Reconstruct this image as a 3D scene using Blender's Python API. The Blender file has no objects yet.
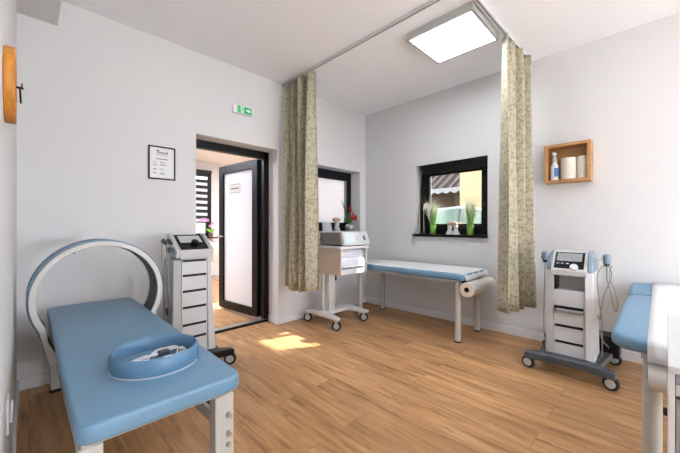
import bpy, bmesh, math, random
from mathutils import Vector, Matrix
random.seed(7)
PI = math.pi
S = bpy.context.scene
COL = S.collection

# ------------------------------------------------------------------ materials
def lin(c):
    return c / 12.92 if c <= 0.04045 else ((c + 0.055) / 1.055) ** 2.4
def rgb(h):
    h = h.lstrip('#')
    return tuple(lin(int(h[i:i + 2], 16) / 255) for i in (0, 2, 4)) + (1.0,)

def mat(name, col, rough=0.5, metal=0.0, noise=0.0, nscale=30.0, bump=0.0, bscale=200.0, spec=0.5, coat=0.0):
    m = bpy.data.materials.new(name); m.use_nodes = True
    nt = m.node_tree; b = nt.nodes['Principled BSDF']
    b.inputs['Base Color'].default_value = rgb(col)
    b.inputs['Roughness'].default_value = rough
    b.inputs['Metallic'].default_value = metal
    b.inputs['Specular IOR Level'].default_value = spec
    b.inputs['Coat Weight'].default_value = coat
    tc = nt.nodes.new('ShaderNodeTexCoord')
    if noise > 0:
        n = nt.nodes.new('ShaderNodeTexNoise'); n.inputs['Scale'].default_value = nscale; n.inputs['Detail'].default_value = 4
        r = nt.nodes.new('ShaderNodeMapRange'); r.inputs[3].default_value = 1 - noise; r.inputs[4].default_value = 1 + noise
        mx = nt.nodes.new('ShaderNodeMix'); mx.data_type = 'RGBA'; mx.blend_type = 'MULTIPLY'; mx.inputs[0].default_value = 1
        mx.inputs[6].default_value = rgb(col)
        nt.links.new(tc.outputs['Object'], n.inputs['Vector']); nt.links.new(n.outputs['Fac'], r.inputs[0])
        nt.links.new(r.outputs[0], mx.inputs[7]); nt.links.new(mx.outputs[2], b.inputs['Base Color'])
    if bump > 0:
        n2 = nt.nodes.new('ShaderNodeTexNoise'); n2.inputs['Scale'].default_value = bscale
        bp = nt.nodes.new('ShaderNodeBump'); bp.inputs['Strength'].default_value = bump; bp.inputs['Distance'].default_value = 0.002
        nt.links.new(tc.outputs['Object'], n2.inputs['Vector']); nt.links.new(n2.outputs['Fac'], bp.inputs['Height'])
        nt.links.new(bp.outputs[0], b.inputs['Normal'])
    return m

def emit(name, col, strength):
    m = bpy.data.materials.new(name); m.use_nodes = True
    nt = m.node_tree; nt.nodes.clear()
    e = nt.nodes.new('ShaderNodeEmission'); o = nt.nodes.new('ShaderNodeOutputMaterial')
    e.inputs[0].default_value = rgb(col); e.inputs[1].default_value = strength
    nt.links.new(e.outputs[0], o.inputs[0]); return m

def glass_mat(name, tint='#FFFFFF', gloss=0.06):
    m = bpy.data.materials.new(name); m.use_nodes = True
    nt = m.node_tree; nt.nodes.clear()
    t = nt.nodes.new('ShaderNodeBsdfTransparent'); t.inputs[0].default_value = rgb(tint)
    g = nt.nodes.new('ShaderNodeBsdfGlossy'); g.inputs['Roughness'].default_value = 0.02
    mx = nt.nodes.new('ShaderNodeMixShader'); mx.inputs[0].default_value = gloss
    o = nt.nodes.new('ShaderNodeOutputMaterial')
    nt.links.new(t.outputs[0], mx.inputs[1]); nt.links.new(g.outputs[0], mx.inputs[2]); nt.links.new(mx.outputs[0], o.inputs[0])
    return m

def frosted_mat(name, col='#F4F6F8', trans=0.6):
    m = bpy.data.materials.new(name); m.use_nodes = True
    nt = m.node_tree; nt.nodes.clear()
    d = nt.nodes.new('ShaderNodeBsdfDiffuse'); d.inputs[0].default_value = rgb(col)
    t = nt.nodes.new('ShaderNodeBsdfTranslucent'); t.inputs[0].default_value = rgb(col)
    mx = nt.nodes.new('ShaderNodeMixShader'); mx.inputs[0].default_value = trans
    g = nt.nodes.new('ShaderNodeBsdfGlossy'); g.inputs['Roughness'].default_value = 0.12
    m2 = nt.nodes.new('ShaderNodeMixShader'); m2.inputs[0].default_value = 0.05
    o = nt.nodes.new('ShaderNodeOutputMaterial')
    nt.links.new(d.outputs[0], mx.inputs[1]); nt.links.new(t.outputs[0], mx.inputs[2])
    nt.links.new(mx.outputs[0], m2.inputs[1]); nt.links.new(g.outputs[0], m2.inputs[2]); nt.links.new(m2.outputs[0], o.inputs[0])
    return m

def floor_mat():
    m = bpy.data.materials.new('oak_planks'); m.use_nodes = True
    nt = m.node_tree; N = nt.nodes; L = nt.links; b = N['Principled BSDF']
    tc = N.new('ShaderNodeTexCoord')
    mp = N.new('ShaderNodeMapping'); mp.inputs['Rotation'].default_value = (0, 0, PI / 2)
    L.new(tc.outputs['Object'], mp.inputs['Vector'])
    br = N.new('ShaderNodeTexBrick')
    br.offset = 0.37; br.offset_frequency = 2; br.squash = 1
    br.inputs['Scale'].default_value = 1
    br.inputs['Brick Width'].default_value = 1.32; br.inputs['Row Height'].default_value = 0.192
    br.inputs['Mortar Size'].default_value = 0.0012; br.inputs['Mortar Smooth'].default_value = 0.3
    br.inputs['Color1'].default_value = (0, 0, 0, 1); br.inputs['Color2'].default_value = (1, 1, 1, 1)
    br.inputs['Mortar'].default_value = (0.5, 0.5, 0.5, 1)
    L.new(mp.outputs[0], br.inputs['Vector'])
    # grain stretched along each plank, shifted from plank to plank
    sh = N.new('ShaderNodeVectorMath'); sh.operation = 'MULTIPLY_ADD'
    L.new(br.outputs['Color'], sh.inputs[0]); sh.inputs[1].default_value = (7, 13, 5); L.new(mp.outputs[0], sh.inputs[2])
    st = N.new('ShaderNodeVectorMath'); st.operation = 'MULTIPLY'; st.inputs[1].default_value = (1.6, 16, 1)
    L.new(sh.outputs[0], st.inputs[0])
    g1 = N.new('ShaderNodeTexNoise'); g1.inputs['Scale'].default_value = 1.4; g1.inputs['Detail'].default_value = 8
    g1.inputs['Roughness'].default_value = 0.62; g1.inputs['Distortion'].default_value = 0.5
    L.new(st.outputs[0], g1.inputs['Vector'])
    cr = N.new('ShaderNodeValToRGB'); e = cr.color_ramp.elements
    e[0].position = 0.28; e[0].color = rgb('#7C5837'); e[1].position = 0.74; e[1].color = rgb('#D0A67C')
    x = cr.color_ramp.elements.new(0.46); x.color = rgb('#B58659')
    x = cr.color_ramp.elements.new(0.58); x.color = rgb('#C19668')
    L.new(g1.outputs['Fac'], cr.inputs[0])
    # per plank tone
    tone = N.new('ShaderNodeMapRange'); tone.inputs[3].default_value = 0.83; tone.inputs[4].default_value = 1.05
    L.new(br.outputs['Color'], tone.inputs[0])
    mu = N.new('ShaderNodeMix'); mu.data_type = 'RGBA'; mu.blend_type = 'MULTIPLY'; mu.inputs[0].default_value = 1
    L.new(cr.outputs[0], mu.inputs[6]); L.new(tone.outputs[0], mu.inputs[7])
    # knots and dark cracks
    st2 = N.new('ShaderNodeVectorMath'); st2.operation = 'MULTIPLY'; st2.inputs[1].default_value = (2.2, 9, 1)
    L.new(sh.outputs[0], st2.inputs[0])
    kn = N.new('ShaderNodeTexNoise'); kn.inputs['Scale'].default_value = 1.5; kn.inputs['Detail'].default_value = 6; kn.inputs['Roughness'].default_value = 0.7
    L.new(st2.outputs[0], kn.inputs['Vector'])
    kr = N.new('ShaderNodeMapRange'); kr.inputs[1].default_value = 0.61; kr.inputs[2].default_value = 0.72; kr.inputs[3].default_value = 0; kr.inputs[4].default_value = 0.75
    L.new(kn.outputs['Fac'], kr.inputs[0])
    mk = N.new('ShaderNodeMix'); mk.data_type = 'RGBA'; L.new(kr.outputs[0], mk.inputs[0]); L.new(mu.outputs[2], mk.inputs[6]); mk.inputs[7].default_value = rgb('#6E4A2E')
    # joints
    mj = N.new('ShaderNodeMix'); mj.data_type = 'RGBA'; L.new(br.outputs['Fac'], mj.inputs[0]); L.new(mk.outputs[2], mj.inputs[6]); mj.inputs[7].default_value = rgb('#6F4E34')
    L.new(mj.outputs[2], b.inputs['Base Color'])
    b.inputs['Roughness'].default_value = 0.42; b.inputs['Specular IOR Level'].default_value = 0.35
    bp = N.new('ShaderNodeBump'); bp.inputs['Strength'].default_value = 0.12; bp.inputs['Distance'].default_value = 0.003
    L.new(g1.outputs['Fac'], bp.inputs['Height']); L.new(bp.outputs[0], b.inputs['Normal'])
    return m

def curtain_mat():
    m = bpy.data.materials.new('damask_curtain'); m.use_nodes = True
    nt = m.node_tree; N = nt.nodes; L = nt.links; b = N['Principled BSDF']
    uv = N.new('ShaderNodeUVMap')
    n = N.new('ShaderNodeTexNoise'); n.inputs['Scale'].default_value = 42; n.inputs['Detail'].default_value = 4; n.inputs['Distortion'].default_value = 1.6
    v = N.new('ShaderNodeTexVoronoi'); v.inputs['Scale'].default_value = 30
    L.new(uv.outputs[0], n.inputs['Vector']); L.new(uv.outputs[0], v.inputs['Vector'])
    ad = N.new('ShaderNodeMath'); ad.operation = 'MULTIPLY_ADD'; ad.inputs[1].default_value = 0.32
    L.new(v.outputs['Distance'], ad.inputs[0]); L.new(n.outputs['Fac'], ad.inputs[2])
    cr = N.new('ShaderNodeValToRGB'); e = cr.color_ramp.elements
    e[0].position = 0.5; e[0].color = rgb('#86806A'); e[1].position = 0.72; e[1].color = rgb('#B2AC95')
    L.new(ad.outputs[0], cr.inputs[0]); L.new(cr.outputs[0], b.inputs['Base Color'])
    b.inputs['Roughness'].default_value = 0.75; b.inputs['Specular IOR Level'].default_value = 0.25
    b.inputs['Sheen Weight'].default_value = 0.15
    return m

def wood_mat(name, c1, c2, axis='Y'):
    m = bpy.data.materials.new(name); m.use_nodes = True
    nt = m.node_tree; N = nt.nodes; L = nt.links; b = N['Principled BSDF']
    tc = N.new('ShaderNodeTexCoord'); st = N.new('ShaderNodeVectorMath'); st.operation = 'MULTIPLY'
    st.inputs[1].default_value = {'X': (4, 40, 40), 'Y': (40, 4, 40), 'Z': (40, 40, 4)}[axis]
    n = N.new('ShaderNodeTexNoise'); n.inputs['Scale'].default_value = 1.5; n.inputs['Detail'].default_value = 6
    L.new(tc.outputs['Object'], st.inputs[0]); L.new(st.outputs[0], n.inputs['Vector'])
    cr = N.new('ShaderNodeValToRGB'); e = cr.color_ramp.elements
    e[0].position = 0.3; e[0].color = rgb(c1); e[1].position = 0.7; e[1].color = rgb(c2)
    L.new(n.outputs['Fac'], cr.inputs[0]); L.new(cr.outputs[0], b.inputs['Base Color'])
    b.inputs['Roughness'].default_value = 0.5
    return m

def stripe_mat(name, c1, c2, scale, axis=1):
    m = bpy.data.materials.new(name); m.use_nodes = True
    nt = m.node_tree; N = nt.nodes; L = nt.links; b = N['Principled BSDF']
    tc = N.new('ShaderNodeTexCoord'); w = N.new('ShaderNodeTexWave'); w.bands_direction = 'XYZ'[axis]
    w.inputs['Scale'].default_value = scale; w.inputs['Distortion'].default_value = 0.4
    L.new(tc.outputs['Object'], w.inputs['Vector'])
    mx = N.new('ShaderNodeMix'); mx.data_type = 'RGBA'; mx.inputs[6].default_value = rgb(c1); mx.inputs[7].default_value = rgb(c2)
    L.new(w.outputs['Fac'], mx.inputs[0]); L.new(mx.outputs[2], b.inputs['Base Color'])
    b.inputs['Roughness'].default_value = 0.8
    return m

WALL = mat('white_wall_paint', '#DCDCDC', 0.9, noise=0.012, nscale=3, bump=0.05, bscale=400, spec=0.2)
CEIL = mat('white_ceiling_paint', '#F5F7FA', 0.95, spec=0.1)
SKIRT = mat('white_skirting', '#E6E7E9', 0.5)
FLOOR = floor_mat()
BLACKF = mat('black_frame', '#060607', 0.45, spec=0.25)
NAVYF = mat('anthracite_frame', '#10131B', 0.45, spec=0.25)
GLASS = glass_mat('clear_glass')
FROST = frosted_mat('frosted_glass')
DOORGLASS = frosted_mat('frosted_door_glass', '#F1F3F6', 0.55)
BLUE = mat('blue_vinyl', '#6A90AA', 0.42, noise=0.02, nscale=6, bump=0.06, bscale=300)
BLUE2 = mat('deep_blue_vinyl', '#587F9E', 0.42)
BLUED = mat('blue_vinyl_seam', '#4C7DA6', 0.5)
CREAM = mat('light_grey_powder_coat', '#BDBBB3', 0.4)
LGREY = mat('light_grey_metal', '#B3B4B0', 0.35)
WHITEP = mat('white_plastic', '#C4C5C6', 0.35)
WHITEM = mat('white_powder_coat', '#D8D8D7', 0.35)
RINGW = mat('ring_white_shell', '#C3C2BD', 0.4)
SLATE = mat('slate_grey_plastic', '#454A50', 0.45)
STEELBLUE = mat('grey_blue_plastic', '#788998', 0.45)
RINGC = mat('ring_blue_cover', '#64839A', 0.5)
DGREY = mat('dark_grey_padding', '#55585E', 0.7)
MGREY = mat('mid_grey_plastic', '#8C8C8C', 0.5)
BLACKP = mat('black_plastic', '#0B0B0C', 0.4, spec=0.3)
SCREENB = mat('black_screen_glass', '#08090A', 0.15, spec=0.3)
DISPLAY = mat('grey_display', '#87898B', 0.2)
DISPLAYL = mat('pale_blue_display', '#CFE0EE', 0.25)
RUBBER = mat('black_rubber', '#101113', 0.7)
CHROME = mat('brushed_metal', '#B9BBBD', 0.3, metal=0.9)
CORD = mat('grey_cord', '#85827C', 0.5)
WCORD = mat('white_cord', '#E9E9EA', 0.4)
PAPER = mat('white_paper', '#ECEDEE', 0.8, bump=0.15, bscale=60)
PAPERC = mat('cream_paper_roll', '#D9D4CA', 0.85, bump=0.1, bscale=90)
CREAMP = mat('soft_cream_paper', '#E6E0D4', 0.9, bump=0.1, bscale=90)
PAPERE = mat('roll_edge_paper', '#E3D3C4', 0.9)
CARDBOARD = mat('brown_cardboard_core', '#4A3424', 0.9)
SHEET = mat('white_sheet', '#E3E5E7', 0.8, bump=0.12, bscale=40)
BEIGE = mat('beige_panel', '#D6C7B8', 0.6)
SILVERG = mat('warm_grey_case', '#85817C', 0.5)
CURT = curtain_mat()
TRACK = mat('white_aluminium_track', '#C9CACB', 0.35)
OAK = wood_mat('honey_oak', '#A67848', '#BE915F', 'Y')
ORANGEW = wood_mat('orange_pine', '#A9681F', '#CB8A32', 'Z')
GREENS = mat('exit_green', '#2FA560', 0.5)
GLOW = emit('exit_glow', '#D8FFE6', 0.9)
PANEL = emit('lamp_diffuser', '#F2F7FF', 20.0)
HALLFILL = emit('hall_fill_diffuser', '#EAF1FF', 100.0)  # strong glow for the added panels beyond the door
FILLGLOW = emit('fill_glow', '#F2F7FF', 108.0)  # glow of the added fill lamps
GRASSG = mat('bright_green_grass', '#5C9A2E', 0.6, noise=0.25, nscale=20)
GRASST = mat('pale_grass_tips', '#DADBCB', 0.8)
GREENPOT = mat('lime_green_pot', '#77A94A', 0.35)
LEAF = mat('dark_green_leaf', '#2F6B35', 0.5, noise=0.2)
RED = mat('red_petal', '#A3212B', 0.6, noise=0.2)
PINK = mat('orchid_pink', '#C88AC0', 0.6)
SILVER = mat('silver_vase', '#B9BBBA', 0.25, metal=0.6)
TAN = mat('tan_ceramic', '#C9A98F', 0.6, noise=0.2)
STONE = mat('grey_white_ceramic', '#C9C8C8', 0.5, noise=0.15)
INK = mat('dark_ink', '#3C3C40', 0.8)
INKL = mat('grey_ink', '#A2A4A8', 0.8)
LABELB = mat('blue_label', '#3F6DB4', 0.5)
BOTTLE = mat('white_bottle', '#EDEEF1', 0.3)
BLINDD = mat('dark_blind_fabric', '#26272C', 0.8)
BLINDS = frosted_mat('sheer_blind_fabric', '#F5F7FA', 0.6)
ROOFB = stripe_mat('brown_roof_tiles', '#3A302D', '#5B4C46', 3.2, 1)
BROWNW = stripe_mat('brown_timber_wall', '#463428', '#63503F', 6, 2)
YELLOWW = mat('yellow_render', '#E6CD9C', 0.9, noise=0.04)
GROUND = mat('grey_paving', '#8D8C88', 0.95, noise=0.1, nscale=4)
HEDGE = mat('hedge_green', '#3F7A4C', 0.8, noise=0.4, nscale=9)
CARP = mat('pale_car_paint', '#BFC9C8', 0.25, coat=0.5)
CARG = mat('car_window_glass', '#6F8F8C', 0.08)
EAVE = mat('eave_timber', '#8A7C6A', 0.8)

# ------------------------------------------------------------------ geometry helpers
class MB:
    def __init__(self, off=(0, 0, 0)):
        self.bm = bmesh.new(); self.o = Vector(off); self.uv = None
    def v(self, p): return self.bm.verts.new(Vector(p) - self.o)
    def f(self, vs):
        try: return self.bm.faces.new(vs)
        except ValueError: return None
    def box(self, x0, x1, y0, y1, z0, z1):
        V = [self.v((x, y, z)) for z in (z0, z1) for y in (y0, y1) for x in (x0, x1)]
        for q in ((0, 2, 3, 1), (4, 5, 7, 6), (0, 1, 5, 4), (2, 6, 7, 3), (0, 4, 6, 2), (1, 3, 7, 5)):
            self.f([V[i] for i in q])
        return self
    def hexa(self, pts):          # 8 points: bottom 4 (ccw), top 4
        V = [self.v(p) for p in pts]
        for q in ((3, 2, 1, 0), (4, 5, 6, 7), (0, 1, 5, 4), (1, 2, 6, 5), (2, 3, 7, 6), (3, 0, 4, 7)):
            self.f([V[i] for i in q])
        return self
    def prism(self, poly, axis, a0, a1):   # poly of (p,q); axis 'X': (y,z), 'Y': (x,z), 'Z': (x,y)
        def P(p, a):
            return {'X': (a, p[0], p[1]), 'Y': (p[0], a, p[1]), 'Z': (p[0], p[1], a)}[axis]
        A = [self.v(P(p, a0)) for p in poly]; B = [self.v(P(p, a1)) for p in poly]
        self.f(A[::-1]); self.f(B); n = len(poly)
        for i in range(n): self.f([A[i], A[(i + 1) % n], B[(i + 1) % n], B[i]])
        return self
    def rings(self, rings, cap=True, close=True):
        R = [[self.v(p) for p in r] for r in rings]; n = len(R[0])
        for a, b in zip(R, R[1:]):
            for i in range(n if close else n - 1): self.f([a[i], a[(i + 1) % n], b[(i + 1) % n], b[i]])
        if cap: self.f(R[0][::-1]); self.f(R[-1])
        return self
    def cyl(self, p0, p1, r0, r1=None, n=20):
        r1 = r0 if r1 is None else r1
        p0, p1 = Vector(p0), Vector(p1); d = (p1 - p0).normalized()
        a = d.orthogonal().normalized(); b = d.cross(a)
        ring = lambda c, r: [c + a * r * math.cos(2 * PI * i / n) + b * r * math.sin(2 * PI * i / n) for i in range(n)]
        return self.rings([ring(p0, r0), ring(p1, r1)])
    def hollow(self, p0, p1, r, ri, n=28):
        p0, p1 = Vector(p0), Vector(p1); d = (p1 - p0).normalized()
        a = d.orthogonal().normalized(); b = d.cross(a)
        ring = lambda c, q: [c + a * q * math.cos(2 * PI * i / n) + b * q * math.sin(2 * PI * i / n) for i in range(n)]
        return self.rings([ring(p0, r), ring(p1, r), ring(p1, ri), ring(p0, ri), ring(p0, r)], cap=False)
    def lathe(self, prof, c, n=24):
        c = Vector(c)
        return self.rings([[c + Vector((r * math.cos(2 * PI * i / n), r * math.sin(2 * PI * i / n), z)) for i in range(n)] for r, z in prof])
    def tube(self, pts, r, n=8, smooth=4):
        P = [Vector(p) for p in pts]
        if smooth and len(P) > 2:
            Q = []
            for i in range(len(P) - 1):
                p0 = P[max(i - 1, 0)]; p1 = P[i]; p2 = P[i + 1]; p3 = P[min(i + 2, len(P) - 1)]
                for k in range(smooth):
                    t = k / smooth
                    Q.append(0.5 * ((2 * p1) + (p2 - p0) * t + (2 * p0 - 5 * p1 + 4 * p2 - p3) * t * t + (3 * p1 - p0 - 3 * p2 + p3) * t ** 3))
            P = Q + [P[-1]]
        R = []; up = None
        for i, p in enumerate(P):
            d = (P[min(i + 1, len(P) - 1)] - P[max(i - 1, 0)]).normalized()
            if up is None: up = d.orthogonal().normalized()
            up = (up - d * up.dot(d)).normalized(); s = d.cross(up)
            rr = r(i / (len(P) - 1)) if callable(r) else r
            R.append([p + up * rr * math.cos(2 * PI * k / n) + s * rr * math.sin(2 * PI * k / n) for k in range(n)])
        return self.rings(R)
    def pad(self, x0, x1, y0, y1, z0, z1, rc=0.06, re=0.018, seg=6):   # upholstered slab, rounded in plan and at its edges
        def outline(ins, z):
            a, b, c, d = x0 + ins, x1 - ins, y0 + ins, y1 - ins; r = max(rc - ins, 0.004); P = []
            for cx, cy, a0 in ((b - r, d - r, 0), (a + r, d - r, PI / 2), (a + r, c + r, PI), (b - r, c + r, 1.5 * PI)):
                for k in range(seg + 1):
                    t = a0 + k * PI / 2 / seg; P.append((cx + r * math.cos(t), cy + r * math.sin(t), z))
            return P
        R = []
        for k in range(5):
            t = k / 4 * PI / 2; R.append(outline(re * (1 - math.sin(t)), z0 + re * (1 - math.cos(t))))
        for k in range(5):
            t = k / 4 * PI / 2; R.append(outline(re * (1 - math.cos(t)), z1 - re * (1 - math.sin(t))))
        return self.rings(R)
    def blob(self, c, rx, ry, rz, u=14, w=10):
        c = Vector(c); R = []
        for j in range(1, w):
            t = PI * j / w
            R.append([c + Vector((rx * math.sin(t) * math.cos(2 * PI * i / u), ry * math.sin(t) * math.sin(2 * PI * i / u), -rz * math.cos(t))) for i in range(u)])
        return self.rings(R)
    def build(self, name, m, parent=None, bevel=0.0, smooth=True, **props):
        bm = self.bm
        bmesh.ops.remove_doubles(bm, verts=bm.verts, dist=1e-6)
        bmesh.ops.recalc_face_normals(bm, faces=bm.faces)
        me = bpy.data.meshes.new(name); bm.to_mesh(me); bm.free()
        me.materials.append(m)
        o = bpy.data.objects.new(name, me); COL.objects.link(o)
        if parent is not None: o.parent = parent
        elif self.o.length: o.location = self.o
        if bevel:
            bv = o.modifiers.new('Bevel', 'BEVEL'); bv.width = bevel; bv.segments = 2; bv.limit_method = 'ANGLE'; bv.angle_limit = math.radians(40)
        if smooth:
            for p in me.polygons: p.use_smooth = True
            me.set_sharp_from_angle(angle=math.radians(38))
        for k, x in props.items(): o[k] = x
        return o

def tag(o, label, cat, group=None, kind=None):
    o['label'] = label; o['category'] = cat
    if group: o['group'] = group
    o['kind'] = kind or 'thing'
    return o
def thing(name, loc, label, cat, rz=0.0, group=None, kind=None):
    o = bpy.data.objects.new(name, None); COL.objects.link(o); o.location = loc; o.rotation_euler = (0, 0, rz)
    o.empty_display_size = 0.1
    return tag(o, label, cat, group, kind)
def struct(o, label, cat): return tag(o, label, cat, kind='structure')

# ------------------------------------------------------------------ room shell
XL, XR, YB, YF = -0.06, 3.82, 3.283, -4.6
HC = 2.965
YFAR, XFL, XFR, HFAR = 7.6, -1.2, 5.2, 2.75

struct(MB().box(-1.4, 5.4, -4.8, 7.8, -0.12, 0).build('floor', FLOOR, smooth=False), 'oak plank floor running through the treatment room and the room beyond', 'floor')
struct(MB().box(XL - 0.2, XR + 0.2, YF - 0.2, YB + 0.31, HC, HC + 0.15).build('ceiling', CEIL, smooth=False), 'flat white ceiling of the treatment room', 'ceiling')
DX0, DX1, DZ = 1.204, 2.178, 2.139
WX0, WX1, WZ0, WZ1 = 2.74, 3.689, 1.115, 2.05
w = MB()
T = YB + 0.31
w.box(XL - 0.2, DX0, YB, T, 0, HC); w.box(DX0, DX1, YB, T, DZ, HC); w.box(DX1, WX0, YB, T, 0, HC)
w.box(WX0, WX1, YB, T, 0, WZ0); w.box(WX0, WX1, YB, T, WZ1, HC); w.box(WX1, XR + 0.2, YB, T, 0, HC)
struct(w.build('wall_back', WALL, smooth=False), 'white back wall holding the black framed doorway and the left window', 'wall')
BY0, BY1, BZ0, BZ1 = 1.405, 2.362, 1.09, 2.035
w = MB(); T2 = XR + 0.2
w.box(XR, T2, YF, BY0, 0, HC); w.box(XR, T2, BY1, YB, 0, HC); w.box(XR, T2, BY0, BY1, 0, BZ0); w.box(XR, T2, BY0, BY1, BZ1, HC)
struct(w.build('wall_right', WALL, smooth=False), 'white right wall with the square black window and oak wall box', 'wall')
struct(MB().box(XL - 0.2, XL, YF, YB, 0, HC).build('wall_left', WALL, smooth=False), 'white left wall seen edge on at the left of the photo', 'wall')
struct(MB().box(XL - 0.2, T2, YF - 0.2, YF, 0, HC).build('wall_front', WALL, smooth=False), 'white front wall behind the viewpoint', 'wall')
struct(MB().box(XL, 0.162, YF, YB, 2.757, HC).build('trim_1', WALL, smooth=False), 'white boxed beam along the top of the left wall', 'beam')

b = MB(); h = 0.085; t = 0.014
b.box(XL, DX0, YB - t, YB, 0, h); b.box(DX1 - t, XR, YB - t, YB, 0, h); b.box(DX1 - t, DX1, YB, YB + 0.2, 0, h)
struct(b.build('baseboard_back', SKIRT, bevel=0.003), 'white baseboard along the back wall and round the door reveal', 'baseboard')
struct(MB().box(XR - t, XR, YF, YB - t, 0, h).build('baseboard_right', SKIRT, bevel=0.003), 'white baseboard along the right wall under the window', 'baseboard')
struct(MB().box(XL, XL + t, YF, YB - t, 0, h).build('baseboard_left', SKIRT, bevel=0.003), 'white baseboard along the left wall', 'baseboard')

# the room beyond the door
w = MB()
F3 = (1.95, 3.14, 0.95, 2.52); F4 = (4.05, 4.95, 0.95, 2.52)
for x0, x1 in ((XFL, F3[0]), (F3[1], F4[0]), (F4[1], XFR)): w.box(x0, x1, YFAR, YFAR + 0.2, 0, HFAR)
for q in (F3, F4): w.box(q[0], q[1], YFAR, YFAR + 0.2, 0, q[2]); w.box(q[0], q[1], YFAR, YFAR + 0.2, q[3], HFAR)
struct(w.build('wall_far', WALL, smooth=False), 'white far wall of the bright room beyond the door', 'wall')
w = MB(); w.box(XFR, XFR + 0.2, YB + 0.3, 4.6, 0, HFAR); w.box(XFR, XFR + 0.2, 6.4, YFAR, 0, HFAR); w.box(XFR, XFR + 0.2, 4.6, 6.4, 1.6, HFAR)  # opening added out of view so sun reaches the far floor
struct(w.build('wall_side', WALL, smooth=False), 'white side wall of the room beyond with an unseen opening added to let sun in', 'wall')
struct(MB().box(XFL - 0.2, XFL, YB + 0.3, YFAR, 0, HFAR).build('wall_hall', WALL, smooth=False), 'white hidden side wall of the room beyond the door', 'wall')
struct(MB().box(XFL - 0.2, XFR + 0.2, YB + 0.312, YFAR + 0.2, HFAR, HFAR + 0.12).build('ceiling_hall', CEIL, smooth=False), 'white ceiling of the room beyond the door', 'ceiling')

# ------------------------------------------------------------------ door
D = thing('door_1', (DX0, 3.49, 0), 'black framed glazed door standing open into the next room', 'door', kind='structure')
o = D.location
f = MB(o); fy0, fy1 = 3.49, 3.57
f.box(DX0, DX0 + 0.07, fy0, fy1, 0.03, DZ); f.box(DX1 - 0.07, DX1, fy0, fy1, 0.03, DZ); f.box(DX0, DX1, fy0, fy1, DZ - 0.085, DZ)
f.build('door_frame', BLACKF, D, bevel=0.004)
MB(o).box(DX0, DX1, 3.482, 3.497, 0, 0.024).build('threshold', BLACKF, D, label='black threshold strip')
MB(o).box(DX0, DX1, 3.497, 3.57, 0, 0.03).build('sill_bar', CHROME, D, label='bare metal sill bar')
# leaf: built along +Y from its hinge, turned a little
hx, hy = 2.105, 3.60
ang = math.atan2(2.0 - hx, 4.49 - hy)
def leafpt(s, d, z):      # s along the leaf from hinge, d across (+ towards the room's left), world coordinates
    return (hx + math.sin(ang) * s - math.cos(ang) * d, hy + math.cos(ang) * s + math.sin(ang) * d, z)
def leafbox(m, s0, s1, d0, d1, z0, z1):
    m.hexa([leafpt(s0, d0, z0), leafpt(s1, d0, z0), leafpt(s1, d1, z0), leafpt(s0, d1, z0), leafpt(s0, d0, z1), leafpt(s1, d0, z1), leafpt(s1, d1, z1), leafpt(s0, d1, z1)])
LW = 0.895; Z0, Z1 = 0.045, 2.06; st = 0.105
lf = MB(o)
leafbox(lf, 0, st, -0.035, 0.035, Z0, Z1); leafbox(lf, LW - st, LW, -0.035, 0.035, Z0, Z1)
leafbox(lf, st, LW - st, -0.035, 0.035, Z0, Z0 + 0.1); leafbox(lf, st, LW - st, -0.035, 0.035, Z1 - 0.11, Z1)
leaf = lf.build('door_leaf', BLACKF, D, bevel=0.004)
g = MB(o); leafbox(g, st, LW - st, -0.008, 0.008, Z0 + 0.1, Z1 - 0.11); g.build('pane', DOORGLASS, leaf, label='white frosted glass pane')
g = MB(o); leafbox(g, 0.02, LW - 0.02, -0.022, 0.022, 0.008, Z0); g.build('drip_rail', CHROME, leaf, label='pale metal rail under the leaf')
g = MB(o)
for d0 in (0.036,):
    g.cyl(leafpt(LW - 0.05, 0.03, 1.06), leafpt(LW - 0.05, 0.09, 1.06), 0.011); g.cyl(leafpt(LW - 0.05, 0.085, 1.06), leafpt(LW - 0.18, 0.085, 1.06), 0.01)
g.build('handle', CHROME, leaf)
for z in (0.3, 1.05, 1.8):
    g = MB(o); g.cyl(leafpt(-0.012, -0.03, z - 0.05), leafpt(-0.012, -0.03, z + 0.05), 0.011); g.build('hinge', BLACKF, D)
g = MB(o); leafbox(g, 0.40, 0.66, 0.009, 0.012, 1.66, 1.79); sg = g.build('name_plate', mat('grey_plate', '#C9C6C2', 0.6), leaf, label='small grey lettered plate on the glass')
g = MB(o); leafbox(g, 0.43, 0.63, 0.0125, 0.0135, 1.716, 1.734); leafbox(g, 0.405, 0.655, 0.0125, 0.0135, 1.78, 1.786); leafbox(g, 0.405, 0.655, 0.0125, 0.0135, 1.663, 1.669); g.build('plate_print', mat('plate_ink', '#77726C', 0.8), sg)

# ------------------------------------------------------------------ windows
W1 = thing('window_1', (WX0, 3.48, WZ0), 'dark framed window with milky pane in the deep niche behind the curtain', 'window', kind='structure')
o = W1.location; fy0, fy1 = 3.475, 3.55
f = MB(o); k = 0.115
f.box(WX0, WX0 + k, fy0, fy1, WZ0, WZ1); f.box(WX1 - k, WX1, fy0, fy1, WZ0, WZ1); f.box(WX0 + k, WX1 - k, fy0, fy1, WZ1 - 0.13, WZ1); f.box(WX0 + k, WX1 - k, fy0, fy1, WZ0, WZ0 + 0.145)
f.build('window_frame', NAVYF, W1, bevel=0.004)
MB(o).box(WX0 + k, WX1 - k, 3.51, 3.522, WZ0 + 0.145, WZ1 - 0.13).build('pane', FROST, W1, label='milky white pane')
MB(o).box(WX1 - k - 0.018, WX1 - k, 3.466, 3.5, WZ0 + 0.145, WZ1 - 0.13).build('glazing_bead', MGREY, W1)
MB(o).box(WX0 - 0.0, WX1, 3.26, 3.475, WZ0 - 0.001, WZ0 + 0.018).build('window_sill', WHITEP, W1, bevel=0.003, label='white window sill')

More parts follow.
